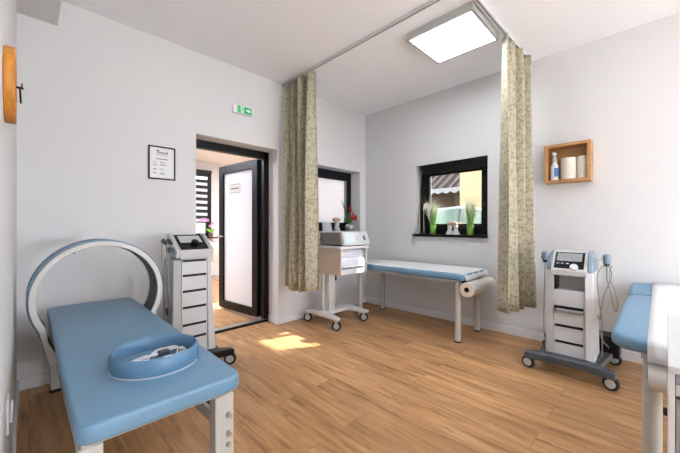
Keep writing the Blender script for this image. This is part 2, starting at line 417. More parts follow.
W2 = thing('window_2', (3.93, BY0, BZ0), 'square black window in the right wall showing a brown roof outside', 'window', kind='structure')
o = W2.location; fx0, fx1 = 3.925, 3.985
f = MB(o)
py0, py1, pz0, pz1 = 1.515, 2.225, 1.235, 1.90
f.box(fx0, fx1, BY0, py0, BZ0, BZ1); f.box(fx0, fx1, py1, BY1, BZ0, BZ1); f.box(fx0, fx1, py0, py1, BZ0, pz0); f.box(fx0, fx1, py0, py1, pz1, BZ1)
f.build('window_frame', BLACKF, W2, bevel=0.004)
MB(o).box(3.955, 3.967, py0, py1, pz0, pz1).build('pane', GLASS, W2)
MB(o).box(3.94, 3.953, py1 - 0.022, py1, pz0, pz1).build('glazing_bead', CHROME, W2, label='pale strip beside the glass')
MB(o).box(3.785, 3.925, BY0 - 0.005, BY1 + 0.04, BZ0 - 0.026, BZ0 + 0.008).build('window_sill', BLACKF, W2, bevel=0.003, label='black projecting window sill')
W2b = thing('roller_blind', (3.86, BY0, 1.9), 'black rolled up window blind at the head of the right window', 'window blind')
o = W2b.location
MB(o).box(3.835, 3.922, BY0 + 0.004, BY1 - 0.05, 1.905, BZ1 - 0.001).build('cassette', BLACKF, W2b, bevel=0.006)
MB(o).cyl((3.895, BY0 + 0.03, 1.893), (3.895, BY1 - 0.08, 1.893), 0.014).build('bottom_bar', NAVYF, W2b)
g = MB(o); g.tube([(3.83, 2.30, 1.95), (3.822, 2.305, 1.6), (3.81, 2.33, 1.2), (3.775, 2.385, 1.05), (3.78, 2.40, 0.98), (3.79, 2.385, 0.945), (3.80, 2.36, 0.98), (3.79, 2.375, 1.06), (3.812, 2.335, 1.2), (3.828, 2.31, 1.6), (3.835, 2.29, 1.95)], 0.0035, 6, 5)
g.build('pull_chain', CORD, W2b)

def blind_window(n, q, label):
    W = thing('window_%d' % n, (q[0], YFAR, q[2]), label, 'window', kind='structure'); o = W.location
    f = MB(o); x0, x1, z0, z1 = q; k = 0.11
    f.box(x0, x0 + k, YFAR - 0.01, YFAR + 0.08, z0, z1); f.box(x1 - k, x1, YFAR - 0.01, YFAR + 0.08, z0, z1); f.box(x0 + k, x1 - k, YFAR - 0.01, YFAR + 0.08, z1 - 0.1, z1); f.box(x0 + k, x1 - k, YFAR - 0.01, YFAR + 0.08, z0, z0 + 0.09)
    f.build('window_frame', BLACKF, W)
    MB(o).box(x0 + k, x1 - k, YFAR + 0.03, YFAR + 0.04, z0 + 0.09, z1 - 0.1).build('pane', GLASS, W)
    MB(o).box(x0 - 0.05, x1 + 0.08, YFAR - 0.22, YFAR - 0.01, z0 - 0.03, z0).build('window_sill', NAVYF, W)
for n, q, l, l2 in ((3, F3, 'black framed window at the left of the room beyond the door', 'black and white banded day night blind seen left of the open door'),
                    (4, F4, 'black framed window glimpsed through the gap at the door hinges', 'banded blind glimpsed as bright dots through the door hinge gap')):
    blind_window(n, q, l)
    B = thing('zebra_blind', (q[0], YFAR - 0.06, q[2]), l2, 'window blind', group='banded blinds in the room beyond'); o = B.location
    x0, x1, z0, z1 = q
    MB(o).box(x0 - 0.02, x1 - 0.02, YFAR - 0.09, YFAR - 0.012, z1 - 0.07, z1 + 0.01).build('headbox', BLINDD, B)
    dk = MB(o); lt = MB(o); z = z1 - 0.07; zz = 1.45
    while z > zz:
        dk.box(x0, x1 - 0.11, YFAR - 0.05, YFAR - 0.047, z - 0.075, z); lt.box(x0, x1 - 0.11, YFAR - 0.05, YFAR - 0.047, z - 0.142, z - 0.075); z -= 0.142
    dk.build('dark_bands', BLINDD, B, smooth=False); lt.build('sheer_bands', BLINDS, B, smooth=False)
    MB(o).box(x0, x1 - 0.09, YFAR - 0.058, YFAR - 0.04, z - 0.03, z).build('bottom_rail', BLINDD, B)

# ------------------------------------------------------------------ outside
struct(MB().box(3.98, 30, -14, 22, -0.3, -0.15).build('ground', GROUND, smooth=False), 'grey paved ground outside the right window', 'ground')
struct(MB().box(4.02, 5.47, -1.5, 4.0, 2.60, 2.68).build('added_eave', EAVE, smooth=False), 'unseen timber eave added outside the right window to trim the sun', 'eave')  # added out of view to cut off the far side of the sun patch
H = thing('house', (13, 8, -0.15), 'brown timber house with tiled roof seen through the right window', 'building'); o = H.location
MB(o).box(13, 17, 5.6, 12, -0.15, 2.85).build('wall', BROWNW, H, smooth=False)
r = MB(o)
R0 = []; R1 = []
n = 60
for i in range(n + 1):
    y = 5.3 + (12.4 - 5.3) * i / n; wv = 0.06 * math.sin(i * 1.9)
    R0.append((12.4, y, 2.8 + wv)); R1.append((18.5, y, 6.5 + wv))
lo0 = [r.v(p) for p in R0]; lo1 = [r.v(p) for p in R1]; lb = [r.v((p[0], p[1], p[2] - 0.1)) for p in R0]
for i in range(n): r.f([lo0[i], lo0[i + 1], lo1[i + 1], lo1[i]]); r.f([lb[i], lb[i + 1], lo0[i + 1], lo0[i]])
r.build('roof', ROOFB, H)
g = MB(o); tp = []; bt = []
for i in range(121):
    y = 5.3 + 7.1 * i / 120; tp.append((y, 2.80)); bt.append((y, 2.66 - 0.09 * abs(math.sin(i * PI / 6))))
g.prism(tp + bt[::-1], 'X', 12.3, 12.38); g.build('fascia', WHITEP, H, label='pale scalloped fascia along the eave', smooth=False)
Y2 = thing('house', (10, 3, -0.15), 'yellow rendered house wall at the right of the window view', 'building'); o = Y2.location
MB(o).box(10, 14, 1.2, 4.55, -0.15, 3.4).build('wall', YELLOWW, Y2, smooth=False)
MB(o).box(9.8, 14.2, 1.0, 4.7, 3.4, 3.55).build('roof', EAVE, Y2, smooth=False)
hd = MB((9.3, 5, -0.15))
for i in range(120):
    y = random.uniform(4.5, 7.6); hd.blob((9.3 + random.uniform(-.25, .25), y, random.uniform(0, 1.62)), .2, .2, .18, 7, 5)
tag(hd.build('hedge', HEDGE), 'dark green hedge outside in front of the brown house', 'hedge')
C = thing('car', (7.0, 2.4, -0.15), 'pale grey car parked outside the right window', 'car'); o = C.location
prof = [(2.2, 0.15), (2.15, 0.85), (2.7, 1.02), (3.45, 1.12), (3.95, 1.55), (4.6, 1.68), (5.5, 1.62), (6.1, 1.15), (6.35, 0.95), (6.35, 0.2)]
cy = lambda y: y - 1.75
prof = [(cy(y), z - 0.05) for y, z in prof]
c = MB(o)
c.rings([[(6.2 + (0.12 if z > 1.1 else 0), y, z) for y, z in prof], [(7.8 - (0.12 if z > 1.1 else 0), y, z) for y, z in prof]])
c.build('body', CARP, C, bevel=0.05)
g = MB(o); g.prism([(cy(3.45), 1.10), (cy(3.93), 1.46), (cy(4.5), 1.57), (cy(4.55), 1.10)], 'X', 6.19, 6.34); g.build('side_window', CARG, C)
g = MB(o); g.prism([(cy(4.63), 1.10), (cy(4.6), 1.57), (cy(5.4), 1.51), (cy(5.75), 1.12)], 'X', 6.19, 6.34); g.build('side_window', CARG, C)
for y in (cy(2.95), cy(5.55)):
    g = MB(o); g.cyl((6.15, y, 0.17), (6.4, y, 0.17), 0.32); wl = g.build('wheel', RUBBER, C)
    g = MB(o); g.cyl((6.14, y, 0.17), (6.2, y, 0.17), 0.19); g.build('hub_cap', CHROME, wl)

# ------------------------------------------------------------------ ceiling lamp, plus unseen lamps added as fill
def lamp(x0, x1, y0, y1, z0, label, drop=True):
    Lm = thing('ceiling_light', ((x0 + x1) / 2, (y0 + y1) / 2, z0), label, 'ceiling light'); o = Lm.location
    b = MB(o); k = 0.024
    b.box(x0, x0 + k, y0, y1, z0, HC); b.box(x1 - k, x1, y0, y1, z0, HC); b.box(x0 + k, x1 - k, y0, y0 + k, z0, HC); b.box(x0 + k, x1 - k, y1 - k, y1, z0, HC)
    b.build('housing', LGREY, Lm, bevel=0.003)
    MB(o).box(x0 + k, x1 - k, y0 + k, y1 - k, z0 + 0.003, z0 + 0.012).build('diffuser', PANEL, Lm, label='glowing white diffuser')
    return Lm
lamp(2.462, 3.05, 1.02, 1.625, 2.90, 'square glowing ceiling light panel beside the curtain track')
lamp(0.75, 1.35, -2.3, -1.7, 2.88, 'unseen square ceiling panel added as fill farther back on the left')  # unseen twin panels added behind the viewpoint to light the room
lamp(1.9, 2.5, -2.3, -1.7, 2.88, 'unseen square ceiling panel added as fill farther back on the right')

def fill_lamp(x, y, zt, label):  # globe lamp added behind the viewpoint to even out the room light
    Fl = thing('fill_lamp', (x, y, 0), label, 'fill lamp'); o = Fl.location
    MB(o).lathe([(0, 0), (0.17, 0), (0.17, 0.015), (0.03, 0.03), (0.014, 0.04)], (x, y, 0), 32).build('base', CHROME, Fl)
    MB(o).cyl((x, y, 0.03), (x, y, zt - 0.2), 0.012).build('pole', CHROME, Fl)
    MB(o).cyl((x, y, zt - 0.22), (x, y, zt - 0.19), 0.06).build('collar', CHROME, Fl)
    MB(o).blob((x, y, zt), 0.21, 0.21, 0.21, 28, 18).build('globe', FILLGLOW, Fl)
fill_lamp(1.4, -3.7, 1.2, 'unseen globe lamp added as fill near the front wall on the left')
fill_lamp(3.3, -4.2, 1.2, 'unseen globe lamp added as fill near the front wall on the right')
Up = thing('fill_lamp', (0.9, -1.0, 0), 'unseen uplighter with open dish added to brighten the ceiling on the left', 'fill lamp'); o = Up.location  # added out of view, throws light up at the left of the ceiling
MB(o).lathe([(0, 0), (0.15, 0), (0.15, 0.015), (0.03, 0.03), (0.014, 0.04)], o, 32).build('base', CHROME, Up)
MB(o).cyl((0.9, -1.0, 0.03), (0.9, -1.0, 1.5), 0.012).build('pole', CHROME, Up)
MB(o).lathe([(0.02, -0.06), (0.12, -0.035), (0.19, 0.0), (0.185, 0.0), (0.118, -0.028), (0.02, -0.05)], (0.9, -1.0, 1.55), 40).build('dish', CHROME, Up)
MB(o).lathe([(0.001, -0.03), (0.11, -0.025), (0.13, -0.012), (0.001, -0.005)], (0.9, -1.0, 1.55), 28).build('bulb', FILLGLOW, Up)
hall_fill = [(0.6, 1.2, 5.0, 5.6), (3.4, 4.0, 5.0, 5.6)]  # unseen panels added to brighten the room beyond
for x0, x1, y0, y1 in hall_fill:
    Q = thing('ceiling_light', (x0, y0, HFAR - 0.06), 'unseen fill light panel added in the room beyond towards the ' + ('left' if x0 < 2 else 'right'), 'ceiling light'); o = Q.location
    MB(o).box(x0, x1, y0, y1, HFAR - 0.06, HFAR).build('housing', LGREY, Q); MB(o).box(x0 + 0.02, x1 - 0.02, y0 + 0.02, y1 - 0.02, HFAR - 0.066, HFAR - 0.06).build('diffuser', HALLFILL, Q)

# ------------------------------------------------------------------ curtain track and curtains
K = thing('curtain_track', (2.24, 1.0, HC), 'thin white curtain rail bent round a corner under the ceiling', 'curtain rail'); o = K.location
pts = [(2.24, 3.27), (2.24, 2.5), (2.24, 1.5), (2.24, 1.15)]
for i in range(1, 6):
    a = PI + i * PI / 2 / 6; pts.append((2.40 + 0.16 * math.cos(a), 1.14 + 0.16 * math.sin(a)))
pts += [(2.40, 0.98), (2.8, 0.975), (3.3, 0.965), (3.80, 0.95)]
b = MB(o); wd = 0.013
Rr = []
for i, p in enumerate(pts):
    q0 = Vector(pts[max(i - 1, 0)]); q1 = Vector(pts[min(i + 1, len(pts) - 1)]); d = (q1 - q0).normalized(); nn = Vector((-d.y, d.x))
    a = Vector(p) + nn * wd; c = Vector(p) - nn * wd
    Rr.append([(a.x, a.y, HC - 0.028), (a.x, a.y, HC), (c.x, c.y, HC), (c.x, c.y, HC - 0.028)])
b.rings(Rr); b.build('rail', TRACK, K, smooth=False)
b = MB(o)
Rr = []
for i, p in enumerate(pts):
    q0 = Vector(pts[max(i - 1, 0)]); q1 = Vector(pts[min(i + 1, len(pts) - 1)]); d = (q1 - q0).normalized(); nn = Vector((-d.y, d.x))
    a = Vector(p) + nn * 0.003; c = Vector(p) - nn * 0.003
    Rr.append([(a.x, a.y, HC - 0.030), (a.x, a.y, HC - 0.0275), (c.x, c.y, HC - 0.0275), (c.x, c.y, HC - 0.030)])
b.rings(Rr); b.build('slot', SLATE, K, smooth=False)

def curtain(label, path, amps, z1, z0f, widths, hooks):
    # path(t) -> (point2d, normal2d); a gathered cloth with deep folds, uneven hem
    root = thing('curtain', (*path(0.5)[0], z0f(0.5)), label, 'curtain', group='patterned beige curtains'); o = root.location
    bm = MB(o); nu = 220; nz = 30; grid = []; us = []
    prev = None; ulen = 0
    for i in range(nu + 1):
        t = i / nu; p, nrm = path(t); col = []
        for j in range(nz + 1):
            s = j / nz
            off = amps(t, s)
            z = z1 + (z0f(t) - z1) * s
            col.append((p[0] + nrm[0] * off, p[1] + nrm[1] * off, z))
        q = Vector(col[nz // 2]); q.z = 0
        if prev is not None: ulen += (q - prev).length
        prev = q; us.append(ulen); grid.append([bm.v(c) for c in col])
    uvl = bm.bm.loops.layers.uv.new('UVMap')
    for i in range(nu):
        for j in range(nz):
            f = bm.f([grid[i][j], grid[i + 1][j], grid[i + 1][j + 1], grid[i][j + 1]])
            for lp, (a, c) in zip(f.loops, ((i, j), (i + 1, j), (i + 1, j + 1), (i, j + 1))):
                lp[uvl].uv = (us[a], (1 - c / nz) * 2.5)
    cl = bm.build('cloth', CURT, root)
    sd = cl.modifiers.new('Solidify', 'SOLIDIFY'); sd.thickness = 0.003
    for t in hooks:
        p, nrm = path(t); g = MB(o); off = amps(t, 0)
        g.tube([(p[0] + nrm[0] * off, p[1] + nrm[1] * off, z1 - 0.02), (p[0] + nrm[0] * off * .6, p[1] + nrm[1] * off * .6, z1 + 0.015), (p[0], p[1], HC - 0.03)], 0.003, 6, 3)
        g.build('hook', WHITEP, root)
    return root
def ampL(t, s):
    # broad flat ends, tight pleats in the middle
    w = math.exp(-((t - 0.42) / 0.25) ** 2)
    base = 0.045 * math.sin(2 * PI * (t * 3.6 + 0.2)) + 0.05 * w * math.sin(2 * PI * t * 8.5 + 1.0) * (1 - 0.5 * s)
    base += 0.018 * math.sin(2 * PI * (t * 2.3 + s * 0.6))
    fl = 0.85 + 0.35 * s
    return base * fl
curtain('beige patterned curtain gathered at the back wall beside the doorway', lambda t: ((2.235, 3.165 - 0.50 * t), (-1, 0)), ampL, HC - 0.045, lambda t: 0.485 - 0.045 * math.sin(PI * min(1, t * 1.1)) ** 2, None, [i / 9 for i in range(10)])
def ampR(t, s):
    base = 0.05 * math.sin(2 * PI * (t * 3.1 + 0.18)) + 0.03 * t * math.sin(2 * PI * (t * 8.2 + 0.1)) + 0.012 * math.sin(2 * PI * (t * 1.7 + s * 0.5))
    return base * (0.85 + 0.3 * s)
curtain('beige patterned curtain hanging between the right window and oak wall box', lambda t: ((3.01 + 0.58 * t, 0.985 - 0.03 * t), (0, -1)), ampR, HC - 0.045, lambda t: 0.425 - 0.035 * t, None, [i / 9 for i in range(10)])

# ------------------------------------------------------------------ left treatment couch
Lc = thing('treatment_couch', (0.352, 2.15, 0), 'blue topped grey framed treatment couch along the left wall', 'treatment table'); o = Lc.location
MB(o).pad(0.098, 0.618, 1.185, 3.14, 0.546, 0.607, 0.045, 0.013).build('pad', BLUE, Lc)
f = MB(o)
f.box(0.112, 0.142, 1.225, 3.12, 0.505, 0.5455); f.box(0.562, 0.592, 1.225, 3.12, 0.505, 0.5455); f.box(0.142, 0.562, 1.225, 1.25, 0.525, 0.5455); f.box(0.142, 0.562, 3.09, 3.12, 0.505, 0.5455)
f.build('frame', CREAM, Lc, bevel=0.003)
for x0, x1, y0, y1, near in ((0.104, 0.168, 1.222, 1.282, 1), (0.522, 0.598, 1.222, 1.282, 1), (0.112, 0.172, 3.07, 3.13, 0), (0.534, 0.594, 3.07, 3.13, 0)):
    lg = MB(o).box(x0, x1, y0, y1, 0.02, 0.506 if not near else 0.524).build('leg', CREAM if near else LGREY, Lc, bevel=0.005)
    MB(o).box(x0 - 0.004, x1 + 0.004, y0 - 0.004, y1 + 0.004, 0, 0.022).build('foot_cap', RUBBER, lg, bevel=0.003)
    if near and x0 > 0.3:
        for z in (0.442, 0.367, 0.322):
            g = MB(o); g.cyl((0.574, y0 + 0.002, z), (0.574, y0 - 0.012, z), 0.011, 0.009, 12); g.build('bolt', CHROME, lg)
for x0, x1 in ((0.127, 0.157), (0.547, 0.577)):
    MB(o).box(x0, x1, 2.35, 3.07, 0.305, 0.355).build('side_rail', CREAM, Lc, bevel=0.003)
    MB(o).hexa([(x0, 1.28, 0.375), (x1, 1.28, 0.375), (x1, 2.40, 0.305), (x0, 2.40, 0.305), (x0, 1.28, 0.425), (x1, 1.28, 0.425), (x1, 2.40, 0.355), (x0, 2.40, 0.355)]).build('brace', LGREY, Lc, bevel=0.003)
MB(o).box(0.157, 0.547, 2.45, 2.49, 0.31, 0.35).build('cross_rail', CREAM, Lc, bevel=0.003)
g = MB(o); g.cyl((0.548, 1.285, 0.46), (0.50, 1.9, 0.495), 0.011); g.build('strut', BLACKP, Lc)

# therapy ring
Rg = thing('therapy_ring', (0.352, 2.62, 0.356), 'big upright magnet therapy ring arching over the far end of the left couch', 'therapy ring'); o = Rg.location
cx, cz = 0.352, 0.75
def prof(r, wb, wm):
    a0 = math.asin((cz - 0.58) / r); P = [(cx + wb, 0.356), (cx + wm, 0.50)]
    n = 44
    for i in range(n + 1):
        a = -a0 + (PI + 2 * a0) * i / n; P.append((cx + r * math.cos(a), cz + r * math.sin(a)))
    return P + [(cx - wm, 0.50), (cx - wb, 0.356)]
def band(ro, ri, y0, y1, wo, wi):
    A = prof(ro, *wo); B = prof(ri, *wi); m = MB(o); R = []
    for p, q in zip(A, B): R.append([(p[0], y0, p[1]), (p[0], y1, p[1]), (q[0], y1, q[1]), (q[0], y0, q[1])])
    m.rings(R); return m
WO = (0.262, 0.292); WI = (0.20, 0.266)
band(0.354, 0.322, 2.575, 2.60, WO, WI).build('front_shell', RINGW, Rg, bevel=0.004)
band(0.356, 0.322, 2.80, 2.82, WO, WI).build('rear_shell', RINGW, Rg, bevel=0.004)
band(0.364, 0.341, 2.60, 2.80, (0.264, 0.297), (0.245, 0.28)).build('outer_cover', RINGC, Rg, label='grey blue outer cover')
band(0.336, 0.325, 2.60, 2.80, (0.225, 0.274), (0.21, 0.268)).build('inner_lining', DGREY, Rg, label='dark grey inner lining')
MB(o).box(cx - 0.215, cx + 0.215, 2.585, 2.81, 0.3565, 0.42).build('base_plate', RINGW, Rg, bevel=0.004)
for a in (2.05, 0.95):
    g = MB(o); g.cyl((cx + 0.323 * math.cos(a), 2.59, cz + 0.323 * math.sin(a)), (cx + 0.315 * math.cos(a), 2.59, cz + 0.315 * math.sin(a)), 0.006, n=10); g.build('stud', BLACKP, Rg)

# round applicator on the couch
A = thing('ring_applicator', (0.40, 1.55, 0.607), 'round blue padded ring applicator lying on the left couch', 'ring applicator'); o = A.location
n = 48; ro, ri = 0.170, 0.149; z0, zt = 0.607, 0.676
R = []
for i in range(n + 1):
    a = 2 * PI * i / n; ca, sa = math.cos(a), math.sin(a); P = []
    for r, z in ((ro, z0 + .003), (ro + .002, z0 + 0.02), (ro, zt - 0.012), (ro - 0.008, zt - 0.002), ((ro + ri) / 2, zt), (ri + 0.006, zt - 0.003), (ri, zt - 0.014), (ri + .002, z0 + .003)):
        P.append((0.40 + r * ca, 1.55 + r * sa, z))
    R.append(P)
MBa = MB(o); MBa.rings(R, cap=False); pd = MBa.build('padding', BLUE2, A)
g = MB(o); g.hollow((0.40, 1.55, z0), (0.40, 1.55, z0 + 0.004), ro + 0.003, ri + 0.004, 48); g.build('trim_ring', WHITEP, A, label='thin white rim at the bottom')
g = MB(o)
a = -0.62
g.box(0.40 + ro * math.cos(a) - 0.004, 0.40 + ro * math.cos(a) + 0.006, 1.55 + ro * math.sin(a) - 0.012, 1.55 + ro * math.sin(a) + 0.012, z0 + 0.004, zt - 0.012); g.build('seam_tab', BLUED, A, bevel=0.002)
g = MB(o); P = []
for i in range(44):
    a = i * 0.62; r = 0.085 + 0.05 * math.sin(i * 1.27)
    P.append((0.40 + r * math.cos(a), 1.555 + r * 0.95 * math.sin(a) + 0.01 * math.sin(i * 2.1), z0 + 0.006 + 0.010 * (0.5 + 0.5 * math.sin(i * 1.7)) + 0.002))
g.tube(P, 0.0034, 6, 3); g.build('cord', WCORD, A, label='white coiled cord')
g = MB(o); g.pad(0.42, 0.47, 1.595, 1.63, z0 + 0.001, z0 + 0.02, 0.01, 0.005, 4); g.build('plug', SLATE, A)

# ------------------------------------------------------------------ casters
def caster(parent, x, y, r=0.042, fork=SLATE, turn=0.0, top=0.1):
    ca, sa = math.cos(turn), math.sin(turn)
    def q(a, b_, z): return (x + a * ca - b_ * sa, y + a * sa + b_ * ca, z)
    def bx(g, a0, a1, b0, b1, z0, z1):
        g.hexa([q(a0, b0, z0), q(a1, b0, z0), q(a1, b1, z0), q(a0, b1, z0), q(a0, b0, z1), q(a1, b0, z1), q(a1, b1, z1), q(a0, b1, z1)])
    g = MB()
    bx(g, -0.020, -0.0155, -0.016, 0.018, r * 0.9, top - 0.006); bx(g, 0.0155, 0.020, -0.016, 0.018, r * 0.9, top - 0.006)
    bx(g, -0.020, 0.020, -0.022, 0.024, top - 0.016, top); c = g.build('caster', fork, parent, bevel=0.003)
    g = MB(); g.cyl(q(-0.0145, 0, r), q(0.0145, 0, r), r, n=28); g.build('tire', RUBBER, c, bevel=0.004)
    g = MB(); g.cyl(q(-0.0225, 0, r), q(0.0225, 0, r), r * 0.64, n=22); g.build('hub', LGREY, c, bevel=0.002)
    return c

# ------------------------------------------------------------------ tower machines (front faces local -Y)
def tower_base(root, fmat, turn):
    g = MB()
    g.rings([[(x, y0, z0), (x, y1, z0), (x, y1, z1), (x, y0, z1)] for x, y0, y1, z0, z1 in
             ((-0.295, -0.355, -0.295, 0.085, 0.135), (-0.24, -0.36, -0.285, 0.085, 0.145), (-0.12, -0.345, -0.24, 0.09, 0.15), (0.12, -0.345, -0.24, 0.09, 0.15), (0.24, -0.36, -0.285, 0.085, 0.145), (0.295, -0.355, -0.295, 0.085, 0.135))])
    g.build('front_bar', fmat, root, bevel=0.008)
    g = MB()
    for s in (-1, 1):
        g.hexa([(s * 0.17 - 0.03, -0.27, 0.095), (s * 0.17 + 0.03, -0.27, 0.095), (s * 0.235 + 0.03, 0.27, 0.095), (s * 0.235 - 0.03, 0.27, 0.095), (s * 0.17 - 0.03, -0.27, 0.14), (s * 0.17 + 0.03, -0.27, 0.14), (s * 0.235 + 0.03, 0.27, 0.14), (s * 0.235 - 0.03, 0.27, 0.14)])
    g.box(-0.2, 0.2, 0.02, 0.16, 0.095, 0.138); g.build('base_arms', fmat, root, bevel=0.006)
    for x, y in ((-0.268, -0.325), (0.268, -0.325), (-0.245, 0.25), (0.245, 0.25)):
        caster(root, x, y, 0.05, turn=turn)
def cable(root, pts, r=0.004, m=CORD, nm='cable'):
    g = MB(); g.tube(pts, r, 6, 4); return g.build(nm, m, root)

# right machine
Rm = thing('therapy_machine', (3.36, 0.512, 0), 'white tower therapy machine on slate wheeled base beside the right curtain', 'therapy machine', rz=-PI / 2, group='tower therapy machines')
tower_base(Rm, SLATE, PI / 2 - 0.25)
g = MB()   # cabinet, side faces flare slightly towards the base
yf, yr = -0.24, 0.02
g.rings([[(-w_, yf + d_, z), (w_, yf + d_, z), (w_, yr, z), (-w_, yr, z)] for w_, d_, z in ((0.105, 0.0, 0.138), (0.10, 0.004, 0.68))])
g.build('cabinet', WHITEP, Rm, bevel=0.004)
g = MB(); g.rings([[(-w_, -0.12, z), (w_, -0.12, z), (w_, yr, z), (-w_, yr, z)] for w_, z in ((0.10, 0.68), (0.098, 0.80))]); g.build('recess_back', LGREY, Rm)
g = MB(); g.box(-0.099, -0.086, -0.235, -0.12, 0.68, 0.80); g.build('recess_side', BLACKP, Rm)
for s in (-1, 1):
    g = MB()
    g.rings([[(s * a, yf - 0.012, z), (s * b, yf + 0.01, z), (s * b, yr + 0.02, z), (s * a, yr + 0.02, z)] for a, b, z in ((0.106, 0.166, 0.136), (0.101, 0.157, 0.8), (0.1, 0.156, 0.835))])
    pl = g.build('side_column', WHITEP, Rm, bevel=0.008)
    g = MB()
    g.rings([[(s * a, y0, z), (s * b, y0 + 0.012, z), (s * b, y1, z), (s * a, y1, z)] for a, b, y0, y1, z in ((0.122, 0.156, -0.25, 0.04, 0.836), (0.122, 0.155, -0.246, 0.04, 0.90), (0.12, 0.146, -0.205, 0.035, 0.96), (0.118, 0.134, -0.145, 0.0, 1.0))])
    g.build('column_cap', STEELBLUE, pl, bevel=0.006, label='grey blue cap')
cp = [(-0.262, 0.80), (-0.268, 0.845), (-0.16, 0.985), (-0.13, 1.0), (0.0, 0.985), (0.02, 0.80)]
g = MB(); g.prism(cp, 'X', -0.12, 0.12); con = g.build('console', WHITEP, Rm, bevel=0.006)
def onslope(x, s, h):     # point on the right console slope: s 0..1 up, h out of the face
    p0 = Vector((0, -0.268, 0.845)); p1 = Vector((0, -0.16, 0.985)); d = p1 - p0; nn = Vector((0, -d.z, d.y)).normalized()
    q = p0 + d * s + nn * h; return (x, q.y, q.z)
def slab(m, x0, x1, s0, s1, h0, h1, fn=onslope):
    m.hexa([fn(x0, s0, h0), fn(x1, s0, h0), fn(x1, s1, h0), fn(x0, s1, h0), fn(x0, s0, h1), fn(x1, s0, h1), fn(x1, s1, h1), fn(x0, s1, h1)])
g = MB(); slab(g, -0.1, 0.098, 0.1, 0.99, -0.002, 0.003); sc = g.build('screen', SCREENB, con)
g = MB(); slab(g, -0.085, 0.083, 0.50, 0.94, 0.003, 0.004); g.build('display', DISPLAY, sc)
g = MB()
for x in (-0.075, -0.045, -0.01): slab(g, x - 0.009, x + 0.009, 0.34, 0.38, 0.003, 0.004)
g.build('button_marks', WHITEP, sc)
g = MB(); g.cyl(onslope(0.036, 0.16, 0.0), onslope(0.036, 0.16, 0.022), 0.030, 0.026, 28); g.build('knob', WHITEP, con, bevel=0.003)
for x in (-0.055, -0.02):
    g = MB(); g.cyl((x, -0.264, 0.838), (x, -0.274, 0.838), 0.008, n=14); g.build('button', LGREY, con)
for z, hh in ((0.385, 0.010), (0.252, 0.010)):
    MB().box(-0.094, 0.094, -0.2415, -0.236, z - hh, z + hh).build('drawer_slot', BLACKP, Rm)
MB().box(-0.096, 0.096, -0.2415, -0.236, 0.50, 0.548).build('drawer_slot', BLACKP, Rm)
MB().box(-0.085, 0.093, -0.27, -0.239, 0.508, 0.526).build('tray', MGREY, Rm, bevel=0.003)
MB().box(0.13, 0.29, 0.10, 0.30, 0.10, 0.27).build('power_box', BLACKP, Rm, bevel=0.01)
for s, x, zc in ((-1, -0.172, 0.955), (1, 0.235, 0.955)):
    g = MB(); g.lathe([(0.010, -0.048), (0.022, -0.04), (0.026, -0.005), (0.026, 0.022), (0.018, 0.03), (0.004, 0.032)], (x, -0.2, zc), 20); hp = g.build('handpiece', STEELBLUE, Rm)
    g = MB(); g.lathe([(0.012, -0.062), (0.02, -0.05), (0.021, -0.03), (0.012, -0.026)], (x, -0.2, zc), 18); g.build('collar', BLACKP if s < 0 else SLATE, hp)
    g = MB(); g.tube([(s * 0.15, -0.19, 0.93), ((x + s * 0.15) / 2, -0.195, 0.945), (x - s * 0.028, -0.2, 0.945)], 0.006, 8, 3); g.build('holder', WHITEP, Rm)
    MB().box(x - 0.034, x - 0.026, -0.22, -0.18, 0.92, 0.95).build('clip', WHITEP, Rm)
cable(Rm, [(-0.172, -0.2, 0.90), (-0.178, -0.2, 0.7), (-0.182, -0.2, 0.45), (-0.182, -0.19, 0.28), (-0.17, -0.15, 0.18), (-0.16, -0.05, 0.15)])
cable(Rm, [(0.225, -0.2, 0.90), (0.20, -0.2, 0.88), (0.175, -0.19, 0.80), (0.185, -0.18, 0.62), (0.20, -0.18, 0.50), (0.205, -0.18, 0.3), (0.20, -0.15, 0.18), (0.19, -0.05, 0.15)])
cable(Rm, [(0.24, -0.2, 0.90), (0.262, -0.2, 0.84), (0.245, -0.2, 0.76), (0.215, -0.19, 0.66), (0.20, -0.185, 0.56), (0.19, -0.18, 0.47), (0.175, -0.17, 0.50)])
cable(Rm, [(0.235, -0.2, 0.90), (0.235, -0.205, 0.80), (0.255, -0.205, 0.70), (0.272, -0.205, 0.60), (0.285, -0.205, 0.555), (0.297, -0.205, 0.60), (0.285, -0.205, 0.70), (0.255, -0.205, 0.79), (0.25, -0.205, 0.86), (0.265, -0.2, 0.90)])
cable(Rm, [(0.165, 0.02, 0.33), (0.19, 0.02, 0.25), (0.215, 0.08, 0.2), (0.22, 0.12, 0.16)])
g = MB(); P = [(-0.2 + 0.045 * math.cos(i * 0.7), 0.14 + 0.01 * i / 14, 0.16 + 0.05 * math.sin(i * 0.7)) for i in range(19)]; g.tube(P, 0.007, 6, 3); g.build('mains_lead', BLACKP, Rm)

